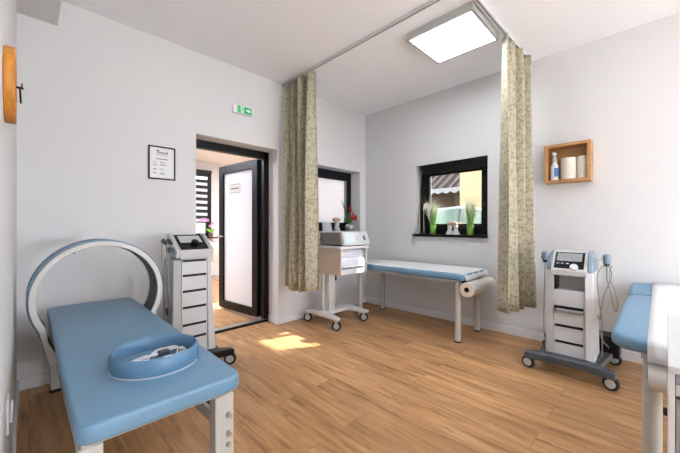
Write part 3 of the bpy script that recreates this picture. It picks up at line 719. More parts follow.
# left machine
Lm = thing('therapy_machine', (0.985, 2.955, 0), 'white tower therapy machine with six slots beside the doorway behind the blue couch', 'therapy machine', group='tower therapy machines')
tower_base(Lm, BLACKP, 0.9)
g = MB(); g.rings([[(-w_, yf, z), (w_, yf, z), (w_, yr, z), (-w_, yr, z)] for w_, z in ((0.105, 0.138), (0.102, 0.94))]); g.build('cabinet', WHITEP, Lm, bevel=0.004)
for z in (0.918, 0.797, 0.668, 0.535, 0.392, 0.285):
    MB().box(-0.094, 0.094, -0.2415, -0.236, z - 0.010, z + 0.010).build('drawer_slot', BLACKP, Lm)
g = MB(); g.rings([[(a, yf - 0.008, z), (b_, yf + 0.012, z), (b_, yr + 0.02, z), (a, yr + 0.02, z)] for a, b_, z in ((0.107, 0.185, 0.136), (0.104, 0.155, 0.6), (0.103, 0.135, 0.95))]); g.build('side_column', WHITEP, Lm, bevel=0.008)
g = MB(); g.rings([[(-a, yf + 0.0, z), (-b_, yf + 0.015, z), (-b_, yr + 0.02, z), (-a, yr + 0.02, z)] for a, b_, z in ((0.107, 0.172, 0.136), (0.104, 0.160, 0.93))]); g.build('side_column', LGREY, Lm, bevel=0.008)
cp = [(-0.262, 0.937), (-0.272, 1.0), (-0.262, 1.008), (-0.06, 1.128), (-0.03, 1.125), (0.02, 1.03), (0.02, 0.937)]
g = MB(); g.prism(cp, 'X', -0.125, 0.125); con = g.build('console', WHITEP, Lm, bevel=0.006)
for s in (-1, 1):
    g = MB(); g.prism([(-0.255, 0.945), (-0.27, 1.0), (-0.075, 1.14), (-0.02, 1.14), (0.03, 1.05), (0.02, 1.0), (-0.1, 0.96)], 'X', s * 0.125, s * 0.15); g.build('cheek', WHITEP, con, bevel=0.006)
def onslope2(x, s, h):
    p0 = Vector((0, -0.262, 1.008)); p1 = Vector((0, -0.06, 1.128)); d = p1 - p0; nn = Vector((0, -d.z, d.y)).normalized()
    q = p0 + d * s + nn * h; return (x, q.y, q.z)
g = MB(); slab(g, -0.112, 0.112, 0.02, 0.98, -0.002, 0.004, onslope2); sc = g.build('screen', SCREENB, con)
g = MB(); slab(g, -0.088, 0.088, 0.45, 0.9, 0.004, 0.005, onslope2); g.build('display', mat('light_grey_display', '#B9BCBE', 0.2), sc)
g = MB(); g.cyl(onslope2(0.02, 0.38, 0.004), onslope2(0.02, 0.38, 0.03), 0.032, 0.028, 24); g.build('knob', BLACKP, con, bevel=0.003)
g = MB(); g.box(-0.185, -0.15, -0.22, -0.12, 0.99, 1.03); g.build('bracket', SLATE, Lm, bevel=0.006)
for dx in (-0.20, -0.235):
    g = MB(); g.cyl((dx + 0.035, -0.2, 1.06), (dx, -0.22, 1.09), 0.014, 0.018, 14); g.build('handpiece', SLATE, Lm)
g = MB(); g.cyl((-0.14, -0.19, 1.03), (-0.21, -0.21, 1.075), 0.008, n=10); g.build('holder', LGREY, Lm)
cable(Lm, [(-0.205, -0.22, 1.07), (-0.205, -0.235, 0.9), (-0.20, -0.24, 0.75), (-0.19, -0.24, 0.62), (-0.17, -0.22, 0.55)], 0.004)
cable(Lm, [(-0.24, -0.22, 1.08), (-0.245, -0.235, 0.95), (-0.24, -0.235, 0.8), (-0.225, -0.235, 0.72), (-0.215, -0.235, 0.62), (-0.21, -0.235, 0.55)], 0.0035)
g = MB(); g.cyl((-0.21, -0.235, 0.56), (-0.205, -0.235, 0.50), 0.011, 0.006, 10); g.build('plug', BLACKP, Lm)

# ------------------------------------------------------------------ equipment cart with console
Ct = thing('equipment_cart', (2.77, 2.86, 0), 'white wheeled cart with open box shelf in front of the left window', 'cart'); o = Ct.location
def ucast(x, y):
    c = x - o.x, y - o.y
    return caster(Ct, c[0], c[1], 0.054, fork=CREAM, top=0.12, turn=0.6)
g = MB(o)
for x0, x1 in ((2.49, 2.555), (2.995, 3.06)):
    xm0, xm1 = (2.50, 2.62) if x0 < 2.7 else (2.93, 3.05)
    g.hexa([(x0, 2.57, 0.118), (x1, 2.57, 0.118), (xm1, 2.9, 0.118), (xm0, 2.9, 0.118), (x0, 2.57, 0.145), (x1, 2.57, 0.145), (xm1, 2.9, 0.165), (xm0, 2.9, 0.165)])
    g.hexa([(xm0, 2.9, 0.118), (xm1, 2.9, 0.118), (x1, 3.16, 0.118), (x0, 3.16, 0.118), (xm0, 2.9, 0.165), (xm1, 2.9, 0.165), (x1, 3.16, 0.145), (x0, 3.16, 0.145)])
g.box(2.60, 2.95, 2.83, 2.99, 0.118, 0.162)
g.build('base', WHITEM, Ct, bevel=0.008)
for x, y in ((2.522, 3.125), (2.522, 2.605), (3.028, 2.63), (3.028, 3.125)): ucast(x, y)
for x0, x1, y0, y1 in ((2.605, 2.665, 2.93, 2.975), (2.63, 2.73, 2.845, 2.915)):
    MB(o).box(x0, x1, y0, y1, 0.155, 0.66).build('post', WHITEM, Ct, bevel=0.006)
MB(o).box(2.75, 2.765, 2.85, 2.88, 0.52, 0.65).build('hook', SLATE, Ct)
bx0, bx1, by0, by1, bz0, bz1 = 2.575, 3.045, 2.59, 3.05, 0.625, 0.93
g = MB(o); g.box(bx0, bx0 + 0.016, by0, by1, bz0, bz1); g.build('left_panel', BEIGE, Ct, bevel=0.003, label='beige side panel')
g = MB(o); g.box(bx1 - 0.016, bx1, by0, by1, bz0, bz1); g.box(bx0 + 0.016, bx1 - 0.016, by1 - 0.016, by1, bz0, bz1); g.build('panel', WHITEM, Ct, bevel=0.003)
MB(o).box(bx0 + 0.016, bx1 - 0.016, by0 + 0.01, by1 - 0.016, bz0, bz0 + 0.07).build('drawer', WHITEP, Ct, bevel=0.006)
g = MB(o); g.cyl((bx0 + 0.05, by0 + 0.004, bz0 + 0.09), (bx1 - 0.05, by0 + 0.004, bz0 + 0.09), 0.009); g.build('rail', LGREY, Ct)
MB(o).pad(bx0 - 0.03, bx1 + 0.02, by0 - 0.03, by1 + 0.02, bz1, bz1 + 0.035, 0.04, 0.012).build('tray', WHITEM, Ct)
MB(o).box(bx0 - 0.006, bx0 + 0.001, by0 + 0.22, by0 + 0.33, 0.74, 0.80).build('holder', BEIGE, Ct, bevel=0.002)
MB(o).box(bx0 - 0.006, bx0 + 0.001, by0 + 0.23, by0 + 0.34, 0.84, 0.91).build('holder', BEIGE, Ct, bevel=0.002)
# folded bag in the shelf
g = MB((2.81, 2.8, bz0 + 0.07)); g.pad(2.597, 3.024, 2.592, 3.0, bz0 + 0.0705, bz0 + 0.20, 0.05, 0.045); g.pad(2.60, 3.02, 2.605, 3.0, bz0 + 0.18, bz0 + 0.30, 0.06, 0.05)
tag(g.build('plastic_bag', mat('milky_bag', '#DDE1EA', 0.3, bump=0.8, bscale=14)), 'crumpled white plastic bag stuffed in the cart shelf', 'bag')
# console unit on top
Cu = thing('ultrasound_console', (2.83, 2.79, bz1 + 0.035), 'grey sided console with white tilted front panel on top of the cart', 'therapy console'); o2 = Cu.location
z0 = bz1 + 0.035
g = MB(o2); g.hexa([(2.60, 2.60, z0 + 0.02), (3.03, 2.60, z0 + 0.02), (3.03, 2.985, z0 + 0.006), (2.60, 2.985, z0 + 0.006), (2.60, 2.635, z0 + 0.165), (3.03, 2.635, z0 + 0.165), (3.03, 2.985, z0 + 0.16), (2.60, 2.985, z0 + 0.16)])
g.build('case', SILVERG, Cu, bevel=0.006)
g = MB(o2); g.hexa([(2.605, 2.555, z0 + 0.012), (3.075, 2.555, z0 + 0.012), (3.075, 2.60, z0 + 0.006), (2.605, 2.60, z0 + 0.006), (2.605, 2.605, z0 + 0.172), (3.05, 2.605, z0 + 0.172), (3.05, 2.64, z0 + 0.172), (2.605, 2.64, z0 + 0.172)])
fp = g.build('front_panel', WHITEP, Cu, bevel=0.008)
def onfront(x, s, h):
    p0 = Vector((0, 2.555, z0 + 0.012)); p1 = Vector((0, 2.605, z0 + 0.172)); d = p1 - p0; nn = Vector((0, -d.z, d.y)).normalized(); q = p0 + d * s + nn * h; return (x, q.y, q.z)
g = MB(o2); slab(g, 2.645, 2.80, 0.2, 0.82, -0.001, 0.002, onfront); g.build('display', DISPLAYL, fp)
g = MB(o2); slab(g, 2.845, 2.853, 0.35, 0.68, -0.001, 0.002, onfront); g.build('key', MGREY, fp)
g = MB(o2); g.cyl(onfront(2.985, 0.52, 0), onfront(2.985, 0.52, 0.012), 0.028, 0.026); kb = g.build('knob', SLATE, fp)
g = MB(o2); g.cyl(onfront(2.985, 0.52, 0.012), onfront(2.985, 0.52, 0.024), 0.018, 0.016); g.build('knob_cap', WHITEP, kb)
MB(o2).box(2.62, 3.02, 2.66, 2.97, z0, z0 + 0.012).build('foot', BLACKP, Cu)
g = MB(o2); g.tube([(2.60, 2.95, z0 + 0.09), (2.56, 2.97, z0 + 0.05), (2.57, 2.96, z0 + 0.0), (2.565, 2.93, z0 - 0.002), (2.58, 2.91, z0 + 0.006)], 0.005, 6, 4); g.build('cord', BLACKP, Cu)

# ------------------------------------------------------------------ couch by the right wall
Bc = thing('examination_couch', (3.42, 2.2, 0), 'grey legged examination couch along the right wall under the window', 'treatment table'); o = Bc.location
PX0, PX1, PY0, PY1 = 3.115, 3.74, 1.375, 2.99
MB(o).pad(PX0, PX1, PY0, PY1, 0.642, 0.712, 0.05, 0.024).build('pad', BLUE, Bc)
f = MB(o); f.box(3.165, 3.185, 1.45, 2.9, 0.618, 0.644); f.box(3.65, 3.67, 1.45, 2.9, 0.618, 0.644); f.box(3.185, 3.65, 1.45, 1.47, 0.618, 0.644); f.box(3.185, 3.65, 2.88, 2.9, 0.618, 0.644)
f.build('frame', LGREY, Bc)
for x, y in ((3.173, 1.465), (3.663, 1.465), (3.173, 2.82), (3.663, 2.82)):
    lg = MB(o).cyl((x, y, 0.012), (x, y, 0.62), 0.031, n=24).build('leg', CREAM, Bc)
    MB(o).cyl((x, y, 0), (x, y, 0.016), 0.0335, n=24).build('foot_cap', RUBBER, lg)
for x in (3.24, 3.62):
    MB(o).box(x - 0.012, x + 0.012, 1.345, 1.45, 0.605, 0.63).build('roll_bracket', BLACKP, Bc)
# paper sheet draped along the pad
def drape(name, m, pts, x0, x1, th, label, cat, axis='Y', wave=0.0):
    base = ((x0 + x1) / 2, pts[0][0], pts[0][1]) if axis == 'Y' else (pts[0][0], (x0 + x1) / 2, pts[0][1])
    g = MB(base); n = 14; R = []
    P = [Vector((a, 0, z)) for a, z in pts]
    for i, p in enumerate(P):
        row = []
        for k in range(n + 1):
            x = x0 + (x1 - x0) * k / n; z = p.z + wave * math.sin(k * 1.7 + i * 0.9)
            row.append(g.v((x, p.x, z) if axis == 'Y' else (p.x, x, z)))
        R.append(row)
    for a, b_ in zip(R, R[1:]):
        for k in range(n): g.f([a[k], a[k + 1], b_[k + 1], b_[k]])
    ob = g.build(name, m); sd = ob.modifiers.new('Solidify', 'SOLIDIFY'); sd.thickness = th; sd.offset = 1 if axis == 'Y' else 0
    return tag(ob, label, cat)
drape('paper_sheet', PAPER, [(2.98, 0.7135), (2.6, 0.7145), (2.2, 0.7145), (1.8, 0.7145), (1.45, 0.7145), (1.405, 0.713), (1.385, 0.705), (1.371, 0.688), (1.366, 0.665), (1.362, 0.648)], 3.14, 3.728, 0.0015, 'white paper sheet running over the couch under the right window', 'paper sheet', wave=0.0012)
Pr = thing('paper_roll', (3.42, 1.355, 0.565), 'thick cream paper roll slung under the end of the couch below the window', 'paper roll'); o = Pr.location
g = MB(o); g.hollow((3.125, 1.352, 0.563), (3.715, 1.352, 0.563), 0.073, 0.026, 36); g.build('paper', PAPERC, Pr)
g = MB(o); g.hollow((3.1235, 1.352, 0.563), (3.127, 1.352, 0.563), 0.0725, 0.022, 36); g.build('end_face', PAPERE, Pr)
g = MB(o); g.hollow((3.122, 1.352, 0.563), (3.72, 1.352, 0.563), 0.026, 0.018, 24); g.build('core', CARDBOARD, Pr)
g = MB(o); g.cyl((3.14, 1.352, 0.563), (3.74, 1.352, 0.563), 0.008, n=12); g.build('rod', BLACKP, Pr)

# ------------------------------------------------------------------ right couch, its sheet and roll
Rc = thing('treatment_couch', (2.9, -0.18, 0), 'blue couch half covered by a white sheet at the right edge', 'treatment table'); o = Rc.location
MB(o).pad(2.06, 3.40, -0.52, 0.172, 0.597, 0.668, 0.10, 0.026).build('pad', BLUE, Rc)
g = MB(o); g.hexa([(3.405, -0.52, 0.60), (3.76, -0.52, 0.63), (3.76, 0.168, 0.63), (3.405, 0.168, 0.60), (3.405, -0.52, 0.669), (3.76, -0.52, 0.722), (3.76, 0.168, 0.722), (3.405, 0.168, 0.669)]); g.build('headrest', BLUE, Rc, bevel=0.025)
f = MB(o); f.box(2.13, 3.72, 0.03, 0.06, 0.555, 0.602); f.box(2.13, 3.72, -0.44, -0.41, 0.555, 0.602); f.box(2.20, 2.23, -0.41, 0.03, 0.555, 0.602); f.box(3.6, 3.63, -0.41, 0.03, 0.555, 0.602)
f.build('frame', LGREY, Rc)
for x, y in ((2.235, 0.022), (2.235, -0.40), (3.62, 0.022), (3.62, -0.40)):
    lg = MB(o).cyl((x, y, 0.012), (x, y, 0.58), 0.037, n=24).build('leg', CREAM, Rc); MB(o).cyl((x, y, 0), (x, y, 0.016), 0.04, n=24).build('foot_cap', RUBBER, lg)
drape('bed_sheet', SHEET, [(3.74, 0.728), (3.6, 0.7075), (3.41, 0.679), (3.37, 0.672), (3.0, 0.6715), (2.5, 0.6715), (2.11, 0.6715), (2.075, 0.668), (2.056, 0.657), (2.05, 0.642), (2.048, 0.60), (2.05, 0.568)], -0.50, 0.036, 0.003, 'white sheet over the blue couch at the right edge', 'sheet', axis='X', wave=0.0012)
Rr2 = thing('paper_roll', (2.125, -0.2, 0.49), 'cream paper roll under the foot of the couch at the right edge', 'paper roll'); o = Rr2.location
g = MB(o); g.hollow((2.122, 0.035, 0.492), (2.122, -0.46, 0.492), 0.072, 0.026, 36); g.build('paper', PAPERC, Rr2)
g = MB(o); g.hollow((2.122, 0.038, 0.492), (2.122, -0.463, 0.492), 0.026, 0.018, 24); g.build('core', CARDBOARD, Rr2)
MB(Rc.location).box(2.115, 2.16, -0.012, 0.012, 0.56, 0.602).build('roll_bracket', BLACKP, Rc)

# white cabinet cut by the right edge
Cb = thing('drawer_cabinet', (1.18, -0.017, 0), 'white topped drawer cabinet with grey drawer fronts cut off by the right edge', 'cabinet', rz=-0.0132)
MB().box(-0.004, 0.70, -0.5, 0, 0.822, 0.84).build('top', WHITEP, Cb, bevel=0.002)
MB().box(0, 0.70, -0.013, 0, 0, 0.822).build('side_panel', WHITEM, Cb, bevel=0.001)
MB().box(0, 0.70, -0.5, -0.487, 0, 0.822).build('side_panel', WHITEM, Cb, bevel=0.001)
MB().box(0.004, 0.68, -0.486, -0.014, 0.795, 0.8215).build('drawer', MGREY, Cb, bevel=0.002)
MB().box(0.0, 0.03, -0.486, -0.014, 0.765, 0.794).build('rail', WHITEP, Cb, bevel=0.002)
for z0, z1 in ((0.55, 0.755), (0.33, 0.54), (0.08, 0.32)):
    d = MB().box(0.004, 0.66, -0.486, -0.014, z0, z1).build('drawer', mat('grey_drawer_front', '#8F9091', 0.5), Cb, bevel=0.002)
    g = MB(); g.tube([(0.004, -0.2, z1 - 0.04), (-0.02, -0.2, z1 - 0.04), (-0.02, -0.3, z1 - 0.04), (0.004, -0.3, z1 - 0.04)], 0.005, 8, 0); g.build('pull', CHROME, d)
MB().box(0.03, 0.70, -0.487, -0.013, 0.0, 0.06).build('plinth', MGREY, Cb)
g = MB(); g.prism([(0.06, 0.692), (0.072, 0.676), (0.085, 0.68), (0.083, 0.696), (0.07, 0.700)], 'Y', 0, 0.009); g.build('latch', BLACKP, Cb, bevel=0.002)

# ------------------------------------------------------------------ wall things
Bx = thing('wall_shelf', (3.75, 0.62, 1.62), 'open oak box shelf fixed on the right wall', 'wall shelf'); o = Bx.location
x0, x1, y0, y1, z0, z1, k = 3.675, 3.82, 0.437, 0.803, 1.630, 2.005, 0.028
g = MB(o); g.box(x0, x1, y0, y0 + k, z0, z1); g.build('side_panel', OAK, Bx, bevel=0.002)
g = MB(o); g.box(x0, x1, y1 - k, y1, z0, z1); g.build('side_panel', OAK, Bx, bevel=0.002)
g = MB(o); g.box(x0, x1, y0 + k, y1 - k, z1 - k, z1); g.build('top_panel', OAK, Bx, bevel=0.002)
g = MB(o); g.box(x0, x1, y0 + k, y1 - k, z0, z0 + k); g.build('bottom_panel', OAK, Bx, bevel=0.002)
MB(o).box(x1 - 0.012, x1, y0 + k, y1 - k, z0 + k, z1 - k).build('back_panel', OAK, Bx)
zs = z0 + k
Bt = thing('spray_bottle', (3.735, 0.728, zs), 'white spray bottle with blue label at the left in the oak wall box', 'bottle'); o = Bt.location
MB(o).lathe([(0.0, 0), (0.034, 0), (0.0355, 0.008), (0.0355, 0.125), (0.032, 0.15), (0.019, 0.168), (0.018, 0.18)], o, 28).build('body', BOTTLE, Bt)
MB(o).lathe([(0.021, 0.18), (0.022, 0.186), (0.02, 0.215), (0.012, 0.228), (0.010, 0.252)], o, 20).build('cap', WHITEP, Bt)
g = MB(o); g.box(o.x - 0.042, o.x + 0.016, o.y - 0.012, o.y + 0.012, zs + 0.25, zs + 0.276); g.build('nozzle', BOTTLE, Bt, bevel=0.005)
g = MB(o); Rv = []
for i in range(9):
    a = PI + 0.05 + i * 0.15
    Rv.append([g.v((o.x + 0.0362 * math.cos(a), o.y + 0.0362 * math.sin(a), zs + z)) for z in (0.035, 0.12)])
for a, b_ in zip(Rv, Rv[1:]): g.f([a[0], b_[0], b_[1], a[1]])
g.build('label', LABELB, Bt)
for y, r, h_, l in ((0.614, 0.0635, 0.206, 'fat white paper roll in the middle of the oak wall box'), (0.505, 0.0415, 0.21, 'slimmer white paper roll at the right in the oak wall box')):
    T_ = thing('towel_roll', (3.742, y, zs), l, 'paper roll', group='paper rolls in the oak wall box'); o = T_.location
    g = MB(o); g.hollow((o.x, o.y, zs), (o.x, o.y, zs + h_), r, 0.02, 36); g.build('paper', CREAMP, T_)
    g = MB(o); g.hollow((o.x, o.y, zs + 0.001), (o.x, o.y, zs + h_ - 0.001), 0.0205, 0.017, 20); g.build('core', CARDBOARD, T_)

Es = thing('exit_sign', (1.70, YB, 2.5), 'small green lit exit sign with running figure above the doorway', 'exit sign'); o = Es.location
MB(o).box(1.582, 1.812, YB - 0.035, YB, 2.45, 2.54).build('housing', BOTTLE, Es, bevel=0.004)
gp = MB(o).box(1.628, 1.802, YB - 0.038, YB - 0.034, 2.457, 2.533).build('face', GREENS, Es)
ey0, ey1 = YB - 0.0395, YB - 0.0375
g = MB(o)   # doorway, running figure, arrow
g.box(1.632, 1.636, ey0, ey1, 2.462, 2.528); g.box(1.668, 1.706, ey0, ey1, 2.462, 2.53)
g.prism([(1.735, 2.488), (1.762, 2.488), (1.762, 2.474), (1.794, 2.496), (1.762, 2.518), (1.762, 2.504), (1.735, 2.504)], 'Y', ey0, ey1)
g.build('pictogram', GLOW, gp)
g = MB(o); ez0, ez1 = YB - 0.0405, YB - 0.039
g.cyl((1.690, ez1, 2.519), (1.690, ez0, 2.519), 0.006, n=14)
for q in ([(1.683, 2.512), (1.693, 2.512), (1.686, 2.488), (1.677, 2.490)], [(1.677, 2.492), (1.686, 2.488), (1.698, 2.478), (1.694, 2.474)], [(1.677, 2.492), (1.684, 2.490), (1.676, 2.470), (1.669, 2.466), (1.668, 2.470)], [(1.691, 2.511), (1.702, 2.500), (1.700, 2.497), (1.689, 2.505)], [(1.683, 2.511), (1.671, 2.503), (1.672, 2.499), (1.684, 2.505)]):
    g.prism(q, 'Y', ez0, ez1)
g.build('running_figure', GREENS, gp)

Ps = thing('framed_notice', (0.893, YB, 1.8), 'black framed white notice on the back wall left of the door', 'poster'); o = Ps.location
x0, x1, z0, z1, k = 0.778, 1.007, 1.640, 1.948, 0.012
g = MB(o); g.box(x0, x0 + k, YB - 0.016, YB, z0, z1); g.box(x1 - k, x1, YB - 0.016, YB, z0, z1); g.box(x0 + k, x1 - k, YB - 0.016, YB, z0, z0 + k); g.box(x0 + k, x1 - k, YB - 0.016, YB, z1 - k, z1)
g.build('frame', BLACKF, Ps, bevel=0.002)
sh = MB(o).box(x0 + k, x1 - k, YB - 0.008, YB, z0 + k, z1 - k).build('sheet', PAPER, Ps)
ya, yb_ = YB - 0.0095, YB - 0.0078
g = MB(o)
hx0 = 0.845
g.box(hx0, hx0 + 0.024, ya, yb_, 1.903, 1.910); g.box(hx0 + 0.007, hx0 + 0.014, ya, yb_, 1.88, 1.905)
xx = hx0 + 0.024
for hh in (0.016, 0.015, 0.016, 0.014, 0.016): g.box(xx, xx + 0.003, ya, yb_, 1.88, 1.88 + hh); g.box(xx, xx + 0.009, ya, yb_, 1.88 + hh - 0.004, 1.88 + hh); g.box(xx + 0.007, xx + 0.010, ya, yb_, 1.88, 1.88 + hh); xx += 0.0135
g.box(xx, xx + 0.004, ya, yb_, 1.88, 1.908)
g.build('heading', INK, sh)
g = MB(o); g.box(0.843, 0.945, ya, yb_, 1.8275, 1.833); g.build('subheading', INK, sh)
MB(o).box(0.848, 0.942, ya, yb_, 1.868, 1.871).build('text_line', INKL, sh)
for z in (1.80, 1.775, 1.765, 1.735, 1.727, 1.70, 1.692):
    MB(o).box(0.815, 0.848, ya, yb_, z, z + 0.005).build('text_line', INKL, sh)
for z in (1.802, 1.794, 1.778, 1.770, 1.738, 1.730, 1.703, 1.695, 1.687):
    MB(o).box(0.872, random.uniform(0.905, 0.965), ya, yb_, z, z + 0.004).build('text_line', INKL, sh)


Wp = thing('wall_clock', (XL, 1.62, 1.70), 'round orange wooden clock seen edge on high on the left wall', 'wall clock'); o = Wp.location
g = MB(o); g.cyl((XL, 1.62, 1.70), (-0.031, 1.62, 1.70), 0.131, n=56); g.build('body', ORANGEW, Wp, bevel=0.003)
g = MB(o); g.cyl((-0.032, 1.62, 1.70), (-0.012, 1.62, 1.70), 0.004, n=12); g.build('spindle', BLACKP, Wp)
g = MB(o); g.tube([(-0.022, 1.62, 1.70), (-0.021, 1.65, 1.69), (-0.02, 1.69, 1.665)], 0.003, 6, 3); g.build('hand', BLACKP, Wp)
g = MB(o); g.tube([(-0.017, 1.62, 1.70), (-0.0165, 1.617, 1.708), (-0.016, 1.614, 1.716)], 0.002, 6, 3); g.build('hand', BLACKP, Wp)
So = thing('wall_socket', (XL, 1.735, 0.49), 'white wall socket low on the left wall', 'socket'); o = So.location
MB(o).box(XL, XL + 0.010, 1.695, 1.775, 0.425, 0.555).build('plate', WHITEP, So, bevel=0.003)
MB(o).box(XL + 0.010, XL + 0.019, 1.712, 1.758, 0.46, 0.53).build('socket_insert', WHITEP, So, bevel=0.003)

# ------------------------------------------------------------------ sill things, right window
zs = BZ0 + 0.008
def grass_pot(y, label, seed):
    random.seed(seed)
    G = thing('potted_grass', (3.855, y, zs), label, 'potted plant', group='grass pots on the black sill'); o = G.location
    MB(o).lathe([(0.0, 0), (0.036, 0), (0.038, 0.004), (0.042, 0.12), (0.038, 0.121), (0.036, 0.105), (0.0, 0.105)], o, 24).build('pot', GREENPOT, G)
    def blades(n, z0_, z1_, spread, w, r0):
        m = MB(o)
        for i in range(n):
            a = random.uniform(0, 2 * PI); r = r0 * math.sqrt(random.random()); h_ = random.uniform(z0_, z1_); s = spread * random.uniform(0.2, 1)
            bx, by = 3.855 + r * math.cos(a), y + r * math.sin(a); dx, dy = math.cos(a) * 0.5, math.sin(a)
            px, py = -math.sin(a) * w, math.cos(a) * w
            pts = []
            for k in range(4):
                t = k / 3; pts.append((bx + dx * s * t * t, by + dy * s * t * t, zs + 0.1 + (h_ - 0.1) * t))
            vs = [(m.v((p[0] - px * (1 - k / 3.3), p[1] - py * (1 - k / 3.3), p[2])), m.v((p[0] + px * (1 - k / 3.3), p[1] + py * (1 - k / 3.3), p[2]))) for k, p in enumerate(pts)]
            for a_, b_ in zip(vs, vs[1:]): m.f([a_[0], a_[1], b_[1], b_[0]])
        return m
    blades(420, 0.25, 0.40, 0.07, 0.0022, 0.034).build('grass', GRASSG, G)
    blades(230, 0.36, 0.52, 0.17, 0.0022, 0.03).build('seed_tips', GRASST, G)
grass_pot(2.125, 'lime green grass pot on the black sill nearest the blind chain', 3)
grass_pot(1.622, 'lime green grass pot on the black sill at the end nearest the curtain', 5)
Fg = MB((3.84, 1.85, zs))
Fg.lathe([(0.045, 0), (0.05, 0.01), (0.03, 0.05), (0.022, 0.07), (0.03, 0.09), (0.026, 0.115)], (3.84, 1.88, zs), 16)
Fg.lathe([(0.05, 0), (0.05, 0.012), (0.028, 0.05), (0.02, 0.075), (0.03, 0.095), (0.02, 0.12)], (3.84, 1.80, zs), 16)
fgo = Fg.build('figurine', STONE); tag(fgo, 'small grey white ornament between the two grass pots on the black sill', 'ornament')
g = MB((3.84, 1.85, zs)); g.blob((3.845, 1.845, zs + 0.135), 0.035, 0.075, 0.03); g.build('ornament_top', TAN, fgo, label='tan rounded top')
Wf = thing('white_sprig', (3.84, 2.25, zs), 'drooping white feathery sprig at the left end of the black sill', 'dried flower'); o = Wf.location
MB(o).lathe([(0.0, 0), (0.02, 0), (0.022, 0.01), (0.012, 0.1), (0.014, 0.11)], (3.84, 2.25, zs), 16).build('vase', GLASS, Wf)
g = MB(o)
random.seed(11)
g.tube([(3.84, 2.25, zs + 0.02), (3.84, 2.255, zs + 0.25), (3.842, 2.24, zs + 0.40), (3.845, 2.20, zs + 0.43), (3.85, 2.165, zs + 0.38)], 0.003, 6, 4)
g.build('stem', GRASST, Wf)
g = MB(o)
for i in range(60):
    t = random.random(); y_ = 2.26 - 0.11 * t; z_ = zs + 0.40 + 0.05 * math.sin(t * PI) - 0.07 * t
    g.tube([(3.845, y_, z_), (3.845 + random.uniform(-.02, .02), y_ + random.uniform(-.02, .02), z_ - 0.05 - random.random() * 0.05)], lambda q: 0.004 * (1 - q) + 0.0006, 5, 0)
g.build('plume', mat('white_plume', '#E9EAE6', 0.9), Wf)

# left window sill things
zs = WZ0 + 0.0185
Vs = thing('flower_vase', (3.56, 3.385, zs), 'silver vase of red flowers in the corner of the left window niche', 'vase'); o = Vs.location
MB(o).lathe([(0.0, 0), (0.045, 0), (0.075, 0.03), (0.08, 0.06), (0.066, 0.09), (0.05, 0.105), (0.046, 0.105), (0.05, 0.095)], o, 28).build('pot', SILVER, Vs)
random.seed(4)
g = MB(o)
def leafblade(m, p0, p1, w_):
    p0, p1 = Vector(p0), Vector(p1); d = p1 - p0; s = d.cross(Vector((0, 1, 0))).normalized(); prev = None
    for k in range(6):
        t = k / 5; c = p0 + d * t + Vector((0, 0, 0.02 * math.sin(PI * t))); ww = w_ * math.sin(PI * (0.12 + 0.86 * t))
        cur = (m.v(c - s * ww), m.v(c + Vector((0, -0.004, 0))), m.v(c + s * ww))
        if prev: m.f([prev[0], prev[1], cur[1], cur[0]]); m.f([prev[1], prev[2], cur[2], cur[1]])
        prev = cur
leafblade(g, (3.55, 3.38, zs + 0.09), (3.345, 3.35, zs + 0.46), 0.017); leafblade(g, (3.55, 3.38, zs + 0.09), (3.42, 3.36, zs + 0.36), 0.016)
for i in range(26):
    a = random.uniform(0, 2 * PI); r = random.uniform(0.04, 0.11); leafblade(g, (3.555, 3.38, zs + 0.09), (3.555 + r * math.cos(a), 3.38 + 0.7 * r * math.sin(a), zs + random.uniform(0.15, 0.30)), 0.012)
g.build('leaves', LEAF, Vs)
for i in range(11):
    c = (3.575 + random.uniform(-0.05, 0.1), 3.365 + random.uniform(-0.03, 0.03), zs + random.uniform(0.18, 0.40)); g = MB(o)
    for j in range(6):
        a = j * PI / 3; g.blob((c[0] + 0.014 * math.cos(a), c[1] - 0.006, c[2] + 0.014 * math.sin(a)), 0.012, 0.008, 0.012, 7, 5)
    g.tube([(3.56, 3.38, zs + 0.09), ((3.56 + c[0]) / 2, 3.38, (zs + 0.09 + c[2]) / 2 + 0.02), c], 0.002, 5, 2)
    g.build('flower', RED, Vs, label='red flower')
Fr = MB((3.08, 3.38, zs)); Fr.hexa([(3.0, 3.36, zs), (3.165, 3.36, zs), (3.165, 3.40, zs), (3.0, 3.40, zs), (3.005, 3.385, zs + 0.13), (3.16, 3.385, zs + 0.13), (3.16, 3.41, zs + 0.13), (3.005, 3.41, zs + 0.13)])
tag(Fr.build('white_card', WHITEP, bevel=0.003), 'plain white box card standing on the left window sill', 'card')
Tf = thing('figurine', (3.275, 3.37, zs), 'white ornament with a tan hat shaped top on the left window sill', 'ornament'); o = Tf.location
MB(o).lathe([(0.0, 0), (0.045, 0), (0.05, 0.02), (0.035, 0.08), (0.03, 0.12), (0.02, 0.135)], o, 20).build('body', STONE, Tf)
g = MB(o); g.blob((3.255, 3.365, zs + 0.165), 0.075, 0.04, 0.038); g.build('top', TAN, Tf)
g = MB(o); g.cyl((3.285, 3.33, zs + 0.07), (3.285, 3.318, zs + 0.07), 0.016, n=14); g.build('spot', BLACKP, Tf)

